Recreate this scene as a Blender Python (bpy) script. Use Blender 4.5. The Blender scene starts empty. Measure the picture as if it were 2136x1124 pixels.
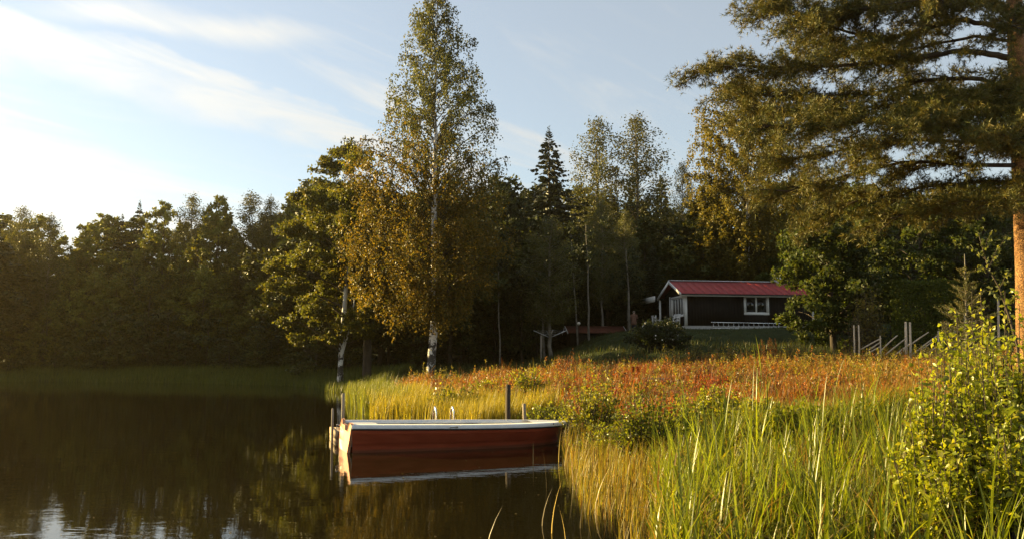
import bpy, math, random
import numpy as np
from mathutils import Vector

# ------------------------------------------------------------------ camera, sky, sun, exposure
C = bpy.context.scene.collection
SC = bpy.context.scene
R_ = math.radians
F_PX, CX, CY, HOR, CAM_Z = 1780.0, 1068.0, 562.0, 750.0, 1.6
PITCH = math.atan((HOR - CY) / F_PX)
cam_d = bpy.data.cameras.new('camera')
cam = bpy.data.objects.new('camera', cam_d)
C.objects.link(cam)
cam.location = (0, 0, CAM_Z)
cam.rotation_euler = (math.pi / 2 + PITCH, 0, 0)
cam_d.sensor_width = 36.0
cam_d.lens = 36.0 * F_PX / 2136.0
cam_d.clip_start = 0.1
cam_d.clip_end = 5000
SC.camera = cam

SUN_AZ, SUN_EL = R_(-66), R_(13.5)          # azimuth from +Y, negative = towards -X
SUN_DIR = (math.sin(SUN_AZ) * math.cos(SUN_EL), math.cos(SUN_AZ) * math.cos(SUN_EL), math.sin(SUN_EL))
sun_d = bpy.data.lights.new('sun', 'SUN')
sun_d.energy = 5.0
sun_d.angle = R_(0.6)
sun_d.color = (1.0, 0.75, 0.32)
sun = bpy.data.objects.new('sun', sun_d)
C.objects.link(sun)
sun.rotation_euler = Vector(SUN_DIR).to_track_quat('Z', 'Y').to_euler()
sun.location = (-40, 10, 30)

world = bpy.data.worlds.new('World')
SC.world = world
world.use_nodes = True
wn, wl = world.node_tree.nodes, world.node_tree.links
wn.clear()


class NT:
    """tiny node-building helper"""
    def __init__(self, tree):
        self.n, self.l = tree.nodes, tree.links

    def new(self, t, **kw):
        o = self.n.new(t)
        for k, v in kw.items():
            if isinstance(k, str) and hasattr(o, k):
                setattr(o, k, v)
        return o

    def put(self, sock, v):
        if isinstance(v, bpy.types.NodeSocket):
            self.l.new(v, sock)
        elif v is not None:
            sock.default_value = v

    def math(self, op, a, b=None, c=None, clamp=False):
        o = self.n.new('ShaderNodeMath')
        o.operation = op
        o.use_clamp = clamp
        for i, v in enumerate((a, b, c)):
            if v is not None:
                self.put(o.inputs[i], v)
        return o.outputs[0]

    def mix(self, f, a, b, blend='MIX'):
        o = self.n.new('ShaderNodeMix')
        o.data_type = 'RGBA'
        o.blend_type = blend
        self.put(o.inputs[0], f)
        self.put(o.inputs[6], a)
        self.put(o.inputs[7], b)
        return o.outputs[2]

    def noise(self, vec, scale, detail=4.0, rough=0.55, dist=0.0):
        o = self.n.new('ShaderNodeTexNoise')
        self.put(o.inputs['Vector'], vec)
        o.inputs['Scale'].default_value = scale
        o.inputs['Detail'].default_value = detail
        o.inputs['Roughness'].default_value = rough
        o.inputs['Distortion'].default_value = dist
        return o.outputs[0]

    def ramp(self, f, lo, hi, a=0.0, b=1.0):
        o = self.n.new('ShaderNodeMapRange')
        o.interpolation_type = 'SMOOTHSTEP'
        self.put(o.inputs[0], f)
        for i, v in zip((1, 2, 3, 4), (lo, hi, a, b)):
            o.inputs[i].default_value = v
        return o.outputs[0]

    def vmap(self, vec, scale=(1, 1, 1), rot=(0, 0, 0), loc=(0, 0, 0)):
        o = self.n.new('ShaderNodeMapping')
        self.put(o.inputs[0], vec)
        o.inputs[1].default_value = loc
        o.inputs[2].default_value = rot
        o.inputs[3].default_value = scale
        return o.outputs[0]


SKY_K = 0.05
W = NT(world.node_tree)
sky = W.new('ShaderNodeTexSky')
sky.sky_type = 'NISHITA'
sky.sun_disc = False
sky.sun_elevation = SUN_EL
sky.sun_rotation = SUN_AZ
sky.altitude = 100
sky.air_density = 1.0
sky.dust_density = 0.15
sky.ozone_density = 0.9
geo = W.new('ShaderNodeTexCoord')
sep = W.new('ShaderNodeSeparateXYZ')
wl.new(geo.outputs['Generated'], sep.inputs[0])
zc = W.math('MAXIMUM', sep.outputs[2], 0.035)
u = W.math('DIVIDE', sep.outputs[0], zc)
v = W.math('DIVIDE', sep.outputs[1], zc)
comb = W.new('ShaderNodeCombineXYZ')
wl.new(u, comb.inputs[0]); wl.new(v, comb.inputs[1])
# cirrus: streaks along 60 degrees in plan, a sheet thickening towards the sun side
across = W.math('ADD', W.math('MULTIPLY', u, -0.87), W.math('MULTIPLY', v, 0.50))
pv = W.vmap(W.vmap(comb.outputs[0], rot=(0, 0, R_(-60))), scale=(0.32, 1.25, 1))
n1 = W.noise(pv, 1.3, 9, 0.62, 1.4)
n2 = W.noise(comb.outputs[0], 0.8, 5, 0.6, 0.6)
acw = W.math('ADD', across, W.math('MULTIPLY', W.math('SUBTRACT', n2, 0.5), 0.9))
band = W.math('MULTIPLY', W.ramp(acw, 2.2, 2.42), W.ramp(acw, 2.52, 3.5, 1, 0))
band = W.math('MULTIPLY', band, W.ramp(n1, 0.30, 0.62, 0.45, 1.0))
sheet = W.math('MULTIPLY', W.ramp(acw, 2.7, 4.6), W.ramp(n1, 0.25, 0.7, 0.45, 1.0))
wisps = W.math('ADD', W.math('MULTIPLY', W.ramp(n1, 0.48, 0.80), W.ramp(across, -0.5, 2.0, 0.14, 0.75)), W.ramp(across, -1.5, 3.0, 0.52, 0.42))
along = W.math('ADD', W.math('MULTIPLY', u, 0.50), W.math('MULTIPLY', v, 0.87))
c2 = W.math('ADD', W.math('ADD', across, W.math('MULTIPLY', along, 0.6)), W.math('MULTIPLY', W.math('SUBTRACT', n2, 0.5), 0.5))
small = W.math('MULTIPLY', W.math('MULTIPLY', W.ramp(c2, 2.86, 3.04), W.ramp(c2, 3.06, 3.26, 1, 0)), W.math('MULTIPLY', W.ramp(along, 1.3, 1.5), W.ramp(along, 1.75, 2.05, 1, 0)))
wisps = W.math('ADD', wisps, W.math('MULTIPLY', small, W.ramp(n1, 0.3, 0.6, 0.35, 0.75)))
dens = W.math('MAXIMUM', W.math('MULTIPLY', band, 0.95), W.math('MAXIMUM', sheet, W.math('MULTIPLY', wisps, 0.8)), clamp=True)
dot = W.new('ShaderNodeVectorMath', operation='DOT_PRODUCT')
nrm = W.new('ShaderNodeVectorMath', operation='NORMALIZE')
wl.new(geo.outputs['Generated'], nrm.inputs[0])
wl.new(nrm.outputs[0], dot.inputs[0])
dot.inputs[1].default_value = SUN_DIR
glow = W.math('POWER', W.math('MAXIMUM', dot.outputs['Value'], 0.0), 3.0)
ck = W.math('MULTIPLY', W.math('ADD', 0.19, W.math('MULTIPLY', glow, 0.15)), 1.0 / SKY_K)
cc = W.new('ShaderNodeVectorMath', operation='SCALE')
cc.inputs[0].default_value = (1.0, 0.985, 0.92)
wl.new(ck, cc.inputs['Scale'])
skycol = W.mix(dens, sky.outputs[0], cc.outputs[0])
bg = W.new('ShaderNodeBackground')
wl.new(skycol, bg.inputs[0])
bg.inputs[1].default_value = SKY_K
wo = W.new('ShaderNodeOutputWorld')
wl.new(bg.outputs[0], wo.inputs[0])

VS = SC.view_settings
VS.view_transform = 'Standard'
VS.look = 'None'
VS.gamma = 1.0
VS.use_curve_mapping = False
VS.exposure = 2.08
SC.cycles.max_bounces = 6
SC.cycles.diffuse_bounces = 3
SC.cycles.glossy_bounces = 3
SC.cycles.transmission_bounces = 4
SC.cycles.transparent_max_bounces = 4
SC.cycles.sample_clamp_indirect = 4.0


# ------------------------------------------------------------------ helpers
def at(px, py, d):
    """world point on the sight line of photo pixel (px, py) at ground distance d"""
    a, b = (px - CX) / F_PX, (CY - py) / F_PX
    dy = math.cos(PITCH) - b * math.sin(PITCH)
    dz = math.sin(PITCH) + b * math.cos(PITCH)
    t = d / dy
    return np.array((a * t, d, CAM_Z + dz * t))


def rng_(s):
    return np.random.default_rng(s)


def unit(a):
    return a / np.maximum(np.linalg.norm(a, axis=-1, keepdims=True), 1e-9)


class MB:
    """collects pieces of one mesh"""
    def __init__(self):
        self.V, self.F, self.Cc, self.M, self.n = [], [], [], [], 0

    def add(self, V, F, col=None, mi=0):
        V = np.asarray(V, float)
        if isinstance(F, list) and isinstance(F[0], tuple):
            F = np.array(F)
        for f in (F if isinstance(F, list) else [F]):
            f = np.asarray(f, int)
            self.F.append(f + self.n)
            self.M.append(np.full(len(f), mi))
        self.V.append(V)
        c = np.ones((len(V), 4))
        if col is not None:
            c[:, :3] = col
        self.Cc.append(c)
        self.n += len(V)

    def box(self, a, b, mi=0, col=None):
        x0, y0, z0 = a
        x1, y1, z1 = b
        V = [(x0, y0, z0), (x1, y0, z0), (x1, y1, z0), (x0, y1, z0), (x0, y0, z1), (x1, y0, z1), (x1, y1, z1), (x0, y1, z1)]
        self.add(V, [(0, 3, 2, 1), (4, 5, 6, 7), (0, 1, 5, 4), (1, 2, 6, 5), (2, 3, 7, 6), (3, 0, 4, 7)], col, mi)

    def bar(self, p, q, w, h, up=(0, 0, 1), mi=0):
        p, q = np.asarray(p, float), np.asarray(q, float)
        d = unit(q - p)
        s = unit(np.cross(d, up))
        t = np.cross(s, d)
        V = [e + s * w / 2 * i + t * h / 2 * j for e in (p, q) for i, j in ((-1, -1), (1, -1), (1, 1), (-1, 1))]
        self.add(V, [(0, 1, 2, 3), (7, 6, 5, 4), (0, 4, 5, 1), (1, 5, 6, 2), (2, 6, 7, 3), (3, 7, 4, 0)], None, mi)

    def tube(self, pts, rad, k=6, cap=True, mi=0, col=None):
        P = np.asarray(pts, float)
        n = len(P)
        r = np.broadcast_to(np.asarray(rad, float), (n,))
        T = unit(np.gradient(P, axis=0))
        ref = np.array((0.0, 0, 1)) if abs(T[0][2]) < 0.9 else np.array((1.0, 0, 0))
        S = unit(np.cross(T, ref))
        U = np.cross(S, T)
        a = np.arange(k) * 2 * math.pi / k
        ring = np.cos(a)[None, :, None] * S[:, None] + np.sin(a)[None, :, None] * U[:, None]
        V = (P[:, None] + ring * r[:, None, None]).reshape(-1, 3)
        i = np.arange(n - 1)[:, None] * k
        j = np.arange(k)[None]
        j2 = (j + 1) % k
        Q = np.stack([i + j, i + j2, i + k + j2, i + k + j], -1).reshape(-1, 4)
        if cap:
            V = np.vstack([V, P[:1], P[-1:]])
            jj = np.arange(k)
            t0 = np.stack([np.full(k, n * k), (jj + 1) % k, jj], -1)
            t1 = np.stack([np.full(k, n * k + 1), (n - 1) * k + jj, (n - 1) * k + (jj + 1) % k], -1)
            self.add(V, [Q, t0, t1], col, mi)
        else:
            self.add(V, Q, col, mi)

    def mesh(self, name, mats, smooth=False):
        me = bpy.data.meshes.new(name)
        V = np.vstack(self.V) if self.V else np.zeros((0, 3))
        me.vertices.add(len(V))
        me.vertices.foreach_set('co', V.astype(np.float32).ravel())
        tot = np.concatenate([np.full(len(f), f.shape[1]) for f in self.F])
        idx = np.concatenate([f.ravel() for f in self.F])
        me.loops.add(len(idx))
        me.loops.foreach_set('vertex_index', idx.astype(np.int32))
        me.polygons.add(len(tot))
        st = np.concatenate([[0], np.cumsum(tot)[:-1]])
        me.polygons.foreach_set('loop_start', st.astype(np.int32))
        me.polygons.foreach_set('material_index', np.concatenate(self.M).astype(np.int32))
        if smooth:
            me.polygons.foreach_set('use_smooth', np.ones(len(tot), bool))
        for m in (mats if isinstance(mats, (list, tuple)) else [mats]):
            me.materials.append(m)
        ca = me.color_attributes.new('tint', 'FLOAT_COLOR', 'POINT')
        ca.data.foreach_set('color', np.vstack(self.Cc).astype(np.float32).ravel())
        me.update(calc_edges=True)
        me.validate()
        return me

    def build(self, name, mats, parent=None, smooth=False):
        return link(name, self.mesh(name, mats, smooth), parent)


def link(name, data, parent=None):
    o = bpy.data.objects.new(name, data)
    C.objects.link(o)
    if parent is not None:
        o.parent = parent
    return o


def tag(o, label=None, cat=None, group=None, kind=None):
    for k, val in (('label', label), ('category', cat), ('group', group), ('kind', kind)):
        if val:
            o[k] = val
    return o


def thing(name, label, cat, loc=(0, 0, 0), rz=0.0, group=None):
    o = link(name, None)
    o.location = loc
    o.rotation_euler = (0, 0, rz)
    return tag(o, label, cat, group)


def copy_tree(o, parent=None):
    c = o.copy()
    C.objects.link(c)
    if parent is not None:
        c.parent = parent
    for ch in o.children:
        copy_tree(ch, c)
    return c


def vnoise(x, y, s=1.0, seed=0):
    """smooth pseudo noise in about -1..1"""
    x, y = x * s + seed * 3.17, y * s - seed * 1.73
    return (np.sin(x * 1.0 + 1.3 * np.sin(y * 0.9 + 0.5)) + np.sin(y * 1.27 + 1.1 * np.sin(x * 1.31 + 2.0))
            + 0.6 * np.sin(2.3 * x + 1.9 * y + np.sin(y * 2.1)) + 0.5 * np.sin(3.1 * y - 2.7 * x + 1.0)) / 3.1


# ------------------------------------------------------------------ materials
MATS = {}


def new_mat(name):
    m = bpy.data.materials.new(name)
    m.use_nodes = True
    m.node_tree.nodes.clear()
    t = NT(m.node_tree)
    out = t.new('ShaderNodeOutputMaterial')
    MATS[name] = m
    return m, t, out


def pbsdf(t, col, rough=0.6, spec=0.4, **kw):
    b = t.new('ShaderNodeBsdfPrincipled')
    t.put(b.inputs['Base Color'], col if isinstance(col, bpy.types.NodeSocket) else (*col, 1))
    t.put(b.inputs['Roughness'], rough)
    b.inputs['Specular IOR Level'].default_value = spec
    for k, val in kw.items():
        t.put(b.inputs[k.replace('_', ' ')], val)
    return b


def bump(t, h, strength=0.3, dist=0.02):
    b = t.new('ShaderNodeBump')
    b.inputs['Strength'].default_value = strength
    b.inputs['Distance'].default_value = dist
    t.put(b.inputs['Height'], h)
    return b.outputs[0]


def leaf_mat(name, trans=0.35, rough=0.42, spec=0.35, warm=(1.15, 1.05, 0.5)):
    m, t, out = new_mat(name)
    a = t.new('ShaderNodeVertexColor')
    a.layer_name = 'tint'
    oi = t.new('ShaderNodeObjectInfo')
    vv = t.math('ADD', 0.8, t.math('MULTIPLY', oi.outputs['Random'], 0.4))
    sc = t.new('ShaderNodeVectorMath', operation='SCALE')
    t.put(sc.inputs[0], a.outputs[0])
    t.put(sc.inputs['Scale'], vv)
    b = pbsdf(t, sc.outputs[0], rough, spec)
    tr = t.new('ShaderNodeBsdfTranslucent')
    ml = t.new('ShaderNodeVectorMath', operation='MULTIPLY')
    t.put(ml.inputs[0], sc.outputs[0])
    ml.inputs[1].default_value = warm
    t.put(tr.inputs[0], ml.outputs[0])
    mx = t.new('ShaderNodeMixShader')
    mx.inputs[0].default_value = trans
    t.l.new(b.outputs[0], mx.inputs[1])
    t.l.new(tr.outputs[0], mx.inputs[2])
    t.l.new(mx.outputs[0], out.inputs[0])
    return m


def plain(name, col, rough=0.6, spec=0.4, var=0.25, scale=6.0, bmp=0.15, stretch=(1, 1, 1), metal=0.0, tint=False):
    m, t, out = new_mat(name)
    tc = t.new('ShaderNodeTexCoord')
    vec = t.vmap(tc.outputs['Object'], scale=stretch)
    n = t.noise(vec, scale, 5, 0.6)
    n2 = t.noise(vec, scale * 5.3, 4, 0.6)
    f = t.math('ADD', t.math('MULTIPLY', n, 0.65), t.math('MULTIPLY', n2, 0.35))
    c = t.mix(t.ramp(f, 0.3, 0.7), tuple(x * (1 - var) for x in col) + (1,), tuple(min(1, x * (1 + var)) for x in col) + (1,))
    if tint:
        a = t.new('ShaderNodeVertexColor')
        a.layer_name = 'tint'
        c = t.mix(1.0, c, a.outputs[0], 'MULTIPLY')
    b = pbsdf(t, c, rough, spec)
    b.inputs['Metallic'].default_value = metal
    if bmp:
        t.put(b.inputs['Normal'], bump(t, f, bmp, 0.02))
    t.l.new(b.outputs[0], out.inputs[0])
    return m


leaf_mat('leaf', 0.5, 0.5, 0.22)
leaf_mat('leaf_far', 0.3, 0.55, 0.2)
leaf_mat('leaf_near', 0.55, 0.36, 0.45)
leaf_mat('needle', 0.15, 0.5, 0.25)
leaf_mat('grass', 0.5, 0.45, 0.3)
plain('bark', (0.055, 0.042, 0.03), 0.85, 0.2, 0.5, 5, 0.5, (1, 1, 0.25))
plain('bark_pale', (0.16, 0.14, 0.11), 0.8, 0.2, 0.5, 4, 0.4, (1, 1, 0.5))
plain('white_paint', (0.74, 0.73, 0.70), 0.5, 0.4, 0.06, 3, 0.05)
plain('grey_white', (0.62, 0.63, 0.64), 0.38, 0.45, 0.10, 3, 0.04)
plain('dark_board', (0.012, 0.0085, 0.006), 0.75, 0.25, 0.35, 2, 0.15, (1, 1, 0.2))
plain('red_roof', (0.31, 0.040, 0.040), 0.6, 0.4, 0.14, 2.5, 0.08)
plain('rust_roof', (0.10, 0.032, 0.018), 0.75, 0.25, 0.4, 4, 0.2)
plain('fence_wood', (0.46, 0.37, 0.26), 0.75, 0.25, 0.25, 5, 0.25, (1, 1, 0.3))
plain('old_wood', (0.26, 0.22, 0.17), 0.8, 0.2, 0.35, 4, 0.35, (1, 1, 0.15))
plain('deck_wood', (0.30, 0.23, 0.15), 0.75, 0.25, 0.35, 3, 0.3, (0.3, 1, 1))
plain('steel', (0.62, 0.62, 0.60), 0.25, 0.5, 0.06, 10, 0.0, metal=1.0)
plain('concrete', (0.42, 0.41, 0.39), 0.85, 0.2, 0.15, 5, 0.2)
plain('dark_rubber', (0.018, 0.018, 0.018), 0.6, 0.3, 0.2, 8, 0.1)
plain('dry_patch', (0.24, 0.19, 0.12), 0.85, 0.2, 0.3, 4, 0.5)
plain('cloth_brown', (0.13, 0.07, 0.05), 0.9, 0.1, 0.2, 10, 0.2)
plain('cloth_dark', (0.04, 0.045, 0.06), 0.9, 0.1, 0.2, 10, 0.2)
plain('skin', (0.5, 0.32, 0.24), 0.55, 0.35, 0.06, 10, 0.02)
plain('hair', (0.16, 0.12, 0.09), 0.6, 0.3, 0.2, 20, 0.2)
plain('lamp_glass', (0.75, 0.70, 0.60), 0.25, 0.5, 0.04, 3, 0.0)
plain('flower_white', (0.78, 0.76, 0.70), 0.6, 0.3, 0.05, 8, 0.0)


def birch_bark():
    m, t, out = new_mat('birch_bark')
    tc = t.new('ShaderNodeTexCoord')
    a = t.noise(t.vmap(tc.outputs['Object'], scale=(1.6, 1.6, 1.1)), 1.9, 5, 0.62, 0.8)
    b = t.noise(t.vmap(tc.outputs['Object'], scale=(1.2, 1.2, 9)), 2.2, 4, 0.6)
    s = t.new('ShaderNodeSeparateXYZ')
    t.l.new(tc.outputs['Object'], s.inputs[0])
    low = t.ramp(s.outputs[2], 0.3, 3.2, 0.16, 0.0)
    f = t.math('MAXIMUM', t.ramp(t.math('ADD', a, low), 0.56, 0.63), t.math('MULTIPLY', t.ramp(b, 0.62, 0.70), 0.7))
    c = t.mix(f, (0.62, 0.59, 0.54, 1), (0.035, 0.03, 0.025, 1))
    p = pbsdf(t, c, 0.65, 0.3)
    t.put(p.inputs['Normal'], bump(t, f, 0.5, -0.02))
    t.l.new(p.outputs[0], out.inputs[0])


birch_bark()


def pine_bark():
    m, t, out = new_mat('pine_bark')
    tc = t.new('ShaderNodeTexCoord')
    vo = t.new('ShaderNodeTexVoronoi')
    vo.feature = 'DISTANCE_TO_EDGE'
    t.put(vo.inputs['Vector'], t.vmap(tc.outputs['Object'], scale=(9, 9, 2.6)))
    n = t.noise(tc.outputs['Object'], 3, 5, 0.6)
    c = t.mix(t.ramp(n, 0.3, 0.7), (0.22, 0.105, 0.04, 1), (0.40, 0.22, 0.085, 1))
    c = t.mix(t.ramp(vo.outputs[0], 0.0, 0.14, 0.85, 0), c, (0.05, 0.03, 0.02, 1))
    p = pbsdf(t, c, 0.85, 0.2)
    t.put(p.inputs['Normal'], bump(t, t.ramp(vo.outputs[0], 0, 0.2), 0.8, 0.03))
    t.l.new(p.outputs[0], out.inputs[0])


pine_bark()


def hull_red():
    m, t, out = new_mat('hull_red')
    tc = t.new('ShaderNodeTexCoord')
    n = t.noise(t.vmap(tc.outputs['Object'], scale=(0.6, 1, 3)), 3, 6, 0.65)
    n2 = t.noise(t.vmap(tc.outputs['Object'], scale=(1, 1, 6)), 14, 4, 0.6)
    c = t.mix(t.ramp(n, 0.3, 0.75), (0.33, 0.058, 0.026, 1), (0.45, 0.095, 0.045, 1))
    c = t.mix(t.math('MULTIPLY', t.ramp(n2, 0.55, 0.8), 0.35), c, (0.12, 0.07, 0.05, 1))
    sz = t.new('ShaderNodeSeparateXYZ')
    t.l.new(tc.outputs['Object'], sz.inputs[0])
    wl_ = t.ramp(t.math('ADD', sz.outputs[2], t.math('MULTIPLY', n, 0.05)), 0.05, 0.10, 0.6, 0.0)
    c = t.mix(wl_, c, (0.075, 0.05, 0.028, 1))
    n3 = t.noise(t.vmap(tc.outputs['Object'], scale=(1, 1, 0.4)), 9, 3, 0.7, 1.0)
    c = t.mix(t.ramp(n3, 0.66, 0.74, 0.0, 0.5), c, (0.34, 0.16, 0.11, 1))
    p = pbsdf(t, c, 0.42, 0.4)
    t.put(p.inputs['Normal'], bump(t, n2, 0.15, 0.01))
    t.l.new(p.outputs[0], out.inputs[0])


hull_red()


def transom_mat():
    m, t, out = new_mat('transom_wood')
    tc = t.new('ShaderNodeTexCoord')
    w = t.new('ShaderNodeTexWave')
    w.bands_direction = 'Z'
    t.put(w.inputs[0], t.vmap(tc.outputs['Object'], scale=(1, 0.7, 1.0)))
    w.inputs['Scale'].default_value = 9
    w.inputs['Distortion'].default_value = 7
    w.inputs['Detail'].default_value = 3
    n = t.noise(tc.outputs['Object'], 5, 5, 0.6)
    c = t.mix(w.outputs['Fac'], (0.44, 0.20, 0.115, 1), (0.52, 0.26, 0.15, 1))
    c = t.mix(t.ramp(n, 0.4, 0.7, 0, 0.5), c, (0.36, 0.15, 0.09, 1))
    p = pbsdf(t, c, 0.5, 0.35)
    t.l.new(p.outputs[0], out.inputs[0])


transom_mat()


def water_mat():
    m, t, out = new_mat('lake_water')
    tc = t.new('ShaderNodeTexCoord')
    n1 = t.noise(t.vmap(tc.outputs['Object'], scale=(0.8, 1.7, 1)), 2.0, 3, 0.5, 0.3)
    n2 = t.noise(t.vmap(tc.outputs['Object'], scale=(1.0, 2.2, 1)), 7.0, 2, 0.5, 0.2)
    big = t.noise(tc.outputs['Object'], 0.12, 3, 0.5)
    amp = t.ramp(big, 0.35, 0.65, 0.35, 1.0)
    h = t.math('MULTIPLY', t.math('ADD', n1, t.math('MULTIPLY', n2, 0.22)), amp)
    b = pbsdf(t, (0.010, 0.0075, 0.0025), 0.015, 0.5, IOR=1.333)
    t.put(b.inputs['Normal'], bump(t, h, 0.16, 0.016))
    t.l.new(b.outputs[0], out.inputs[0])


water_mat()


def ground_mat():
    m, t, out = new_mat('ground_soil')
    tc = t.new('ShaderNodeTexCoord')
    a = t.new('ShaderNodeVertexColor')
    a.layer_name = 'tint'
    n = t.noise(tc.outputs['Object'], 1.3, 6, 0.65)
    n2 = t.noise(tc.outputs['Object'], 14, 5, 0.65)
    f = t.math('ADD', t.math('MULTIPLY', n, 0.5), t.math('MULTIPLY', n2, 0.5))
    c = t.mix(t.ramp(f, 0.3, 0.7), (0.55, 0.5, 0.5, 1), (1.35, 1.3, 1.2, 1))
    c = t.mix(1.0, a.outputs[0], c, 'MULTIPLY')
    p = pbsdf(t, c, 0.95, 0.1)
    t.put(p.inputs['Normal'], bump(t, f, 0.6, 0.08))
    t.l.new(p.outputs[0], out.inputs[0])


ground_mat()


def glass_mat():
    m, t, out = new_mat('window_glass')
    b = pbsdf(t, (0.012, 0.014, 0.012), 0.05, 0.5)
    t.l.new(b.outputs[0], out.inputs[0])


glass_mat()

# ------------------------------------------------------------------ terrain and water
SHORE = np.array([(3.6, -60), (3.6, 0), (3.7, 6), (3.3, 9.5), (2.4, 12.5), (1.7, 16), (0.9, 19), (-1.0, 22.5), (-3.1, 24.6), (-4.7, 31),
                  (-6.8, 40), (-9, 48), (-13, 55), (-22, 61), (-35, 65), (-60, 66.5), (-130, 68), (-600, 70)], float)


def shore_s(x, y):
    """signed distance to the shoreline, positive on land"""
    x, y = np.asarray(x, float), np.asarray(y, float)
    best = np.full(x.shape, 1e9)
    sgn = np.ones(x.shape)
    for (x0, y0), (x1, y1) in zip(SHORE[:-1], SHORE[1:]):
        dx, dy = x1 - x0, y1 - y0
        t = np.clip(((x - x0) * dx + (y - y0) * dy) / (dx * dx + dy * dy), 0, 1)
        d = np.hypot(x - x0 - t * dx, y - y0 - t * dy)
        cr = dx * (y - y0) - dy * (x - x0)
        m = d < best - 1e-9
        sgn = np.where(m, np.where(cr > 0, -1.0, 1.0), sgn)
        best = np.where(m, d, best)
    return best * sgn


def sstep(a, b, x):
    t = np.clip((x - a) / (b - a), 0, 1)
    return t * t * (3 - 2 * t)


CABIN_ROT = R_(9)
CABIN = at(1430, 686, 57)


def ground(x, y):
    x, y = np.asarray(x, float), np.asarray(y, float)
    s = shore_s(x, y)
    z = np.where(s > 0, 0.5 * (1 - np.exp(-np.maximum(s, 0) / 2)) + 0.052 * np.clip(s, 0, 18) + 0.02 * np.clip(s - 18, 0, 60), 0.22 * np.maximum(s, -9))
    z = z + 2.0 * sstep(39, 56, y) * sstep(0, 9, x)
    dc = np.hypot(x - 15.5, (y - 60.8) * 1.55)
    w = 1 - sstep(6.4, 12, dc)
    z = z * (1 - w) + (CABIN[2] - 0.02) * w
    z = z + 7.0 * sstep(74, 125, y) + 6.0 * sstep(120, 400, y)
    bumpy = 0.17 * vnoise(x, y, 0.8) + 0.11 * vnoise(x, y, 2.0, 3) + 0.04 * vnoise(x, y, 4.3, 5)
    z = z + bumpy * np.clip(s / 2, 0, 1) * (1 - w)
    return z


def g1(x, y):
    return float(ground(np.array([x]), np.array([y]))[0])


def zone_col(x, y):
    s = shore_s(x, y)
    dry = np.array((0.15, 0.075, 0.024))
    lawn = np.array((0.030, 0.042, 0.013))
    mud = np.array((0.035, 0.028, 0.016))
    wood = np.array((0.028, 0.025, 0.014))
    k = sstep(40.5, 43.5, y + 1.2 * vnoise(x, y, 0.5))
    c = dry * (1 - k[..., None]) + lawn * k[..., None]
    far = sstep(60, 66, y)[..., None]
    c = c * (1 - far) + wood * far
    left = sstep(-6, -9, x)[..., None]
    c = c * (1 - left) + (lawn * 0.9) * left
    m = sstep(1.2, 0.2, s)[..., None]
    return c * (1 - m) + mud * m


def axis(segs):
    out = []
    for a, b, st in segs:
        out += list(np.arange(a, b, st))
    out.append(segs[-1][1])
    return np.array(out)


gx = axis([(-600, -200, 50), (-200, -70, 10), (-70, -24, 2), (-24, 28, 0.6), (28, 80, 2.5), (80, 300, 20), (300, 600, 50)])
gy = axis([(-60, 0, 6), (0, 66, 0.6), (66, 130, 3), (130, 300, 20), (300, 600, 50)])
GX, GY = np.meshgrid(gx, gy)
GZ = ground(GX, GY)
nx_, ny_ = len(gx), len(gy)
ii = np.arange(ny_ - 1)[:, None] * nx_ + np.arange(nx_ - 1)[None]
quad = np.stack([ii, ii + 1, ii + 1 + nx_, ii + nx_], -1).reshape(-1, 4)
mb = MB()
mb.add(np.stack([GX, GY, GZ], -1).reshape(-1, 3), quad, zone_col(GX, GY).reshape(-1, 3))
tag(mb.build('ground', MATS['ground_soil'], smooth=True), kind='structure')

mb = MB()
mb.add([(-600, -60, 0), (12, -60, 0), (12, 75, 0), (-600, 75, 0)], [(0, 1, 2, 3)])
tag(mb.build('lake_water', MATS['lake_water']), kind='structure')


# ------------------------------------------------------------------ foliage generators
def rand_dir(r, n):
    return unit(r.normal(size=(n, 3)))


def leaf_quads(mb, P, D, N, L, Wd, col):
    """one rhombic leaf per point"""
    n = len(P)
    D = unit(D)
    S = unit(np.cross(D, N))
    L, Wd = np.broadcast_to(L, n)[:, None], np.broadcast_to(Wd, n)[:, None]
    V = np.stack([P, P + D * L * 0.45 + S * Wd / 2, P + D * L, P + D * L * 0.45 - S * Wd / 2], 1).reshape(-1, 3)
    F = np.arange(n * 4).reshape(n, 4)
    mb.add(V, F, np.repeat(col, 4, 0))


def leaf_folded(mb, P, D, N, L, Wd, col):
    """a leaf with a keel and a curved tip: five vertices, four triangles"""
    n = len(P)
    D = unit(D)
    S = unit(np.cross(D, N))
    N = np.cross(S, D)
    L, Wd = np.broadcast_to(L, n)[:, None], np.broadcast_to(Wd, n)[:, None]
    V = np.stack([P, P + D * L * 0.45 + S * Wd / 2 + N * Wd * 0.18, P + D * L - N * L * 0.12,
                  P + D * L * 0.45 - S * Wd / 2 + N * Wd * 0.18, P + D * L * 0.5], 1).reshape(-1, 3)
    b = np.arange(n)[:, None] * 5
    F = np.concatenate([b + np.array([t]) for t in ((0, 4, 1), (1, 4, 2), (0, 3, 4), (3, 2, 4))])
    mb.add(V, F, np.repeat(col, 5, 0))


def mixcol(r, n, cols, wts=None, jit=0.18):
    cols = np.array(cols, float)
    i = r.choice(len(cols), n, p=None if wts is None else np.array(wts) / sum(wts))
    return cols[i] * (1 + r.uniform(-jit, jit, (n, 1)))


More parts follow.
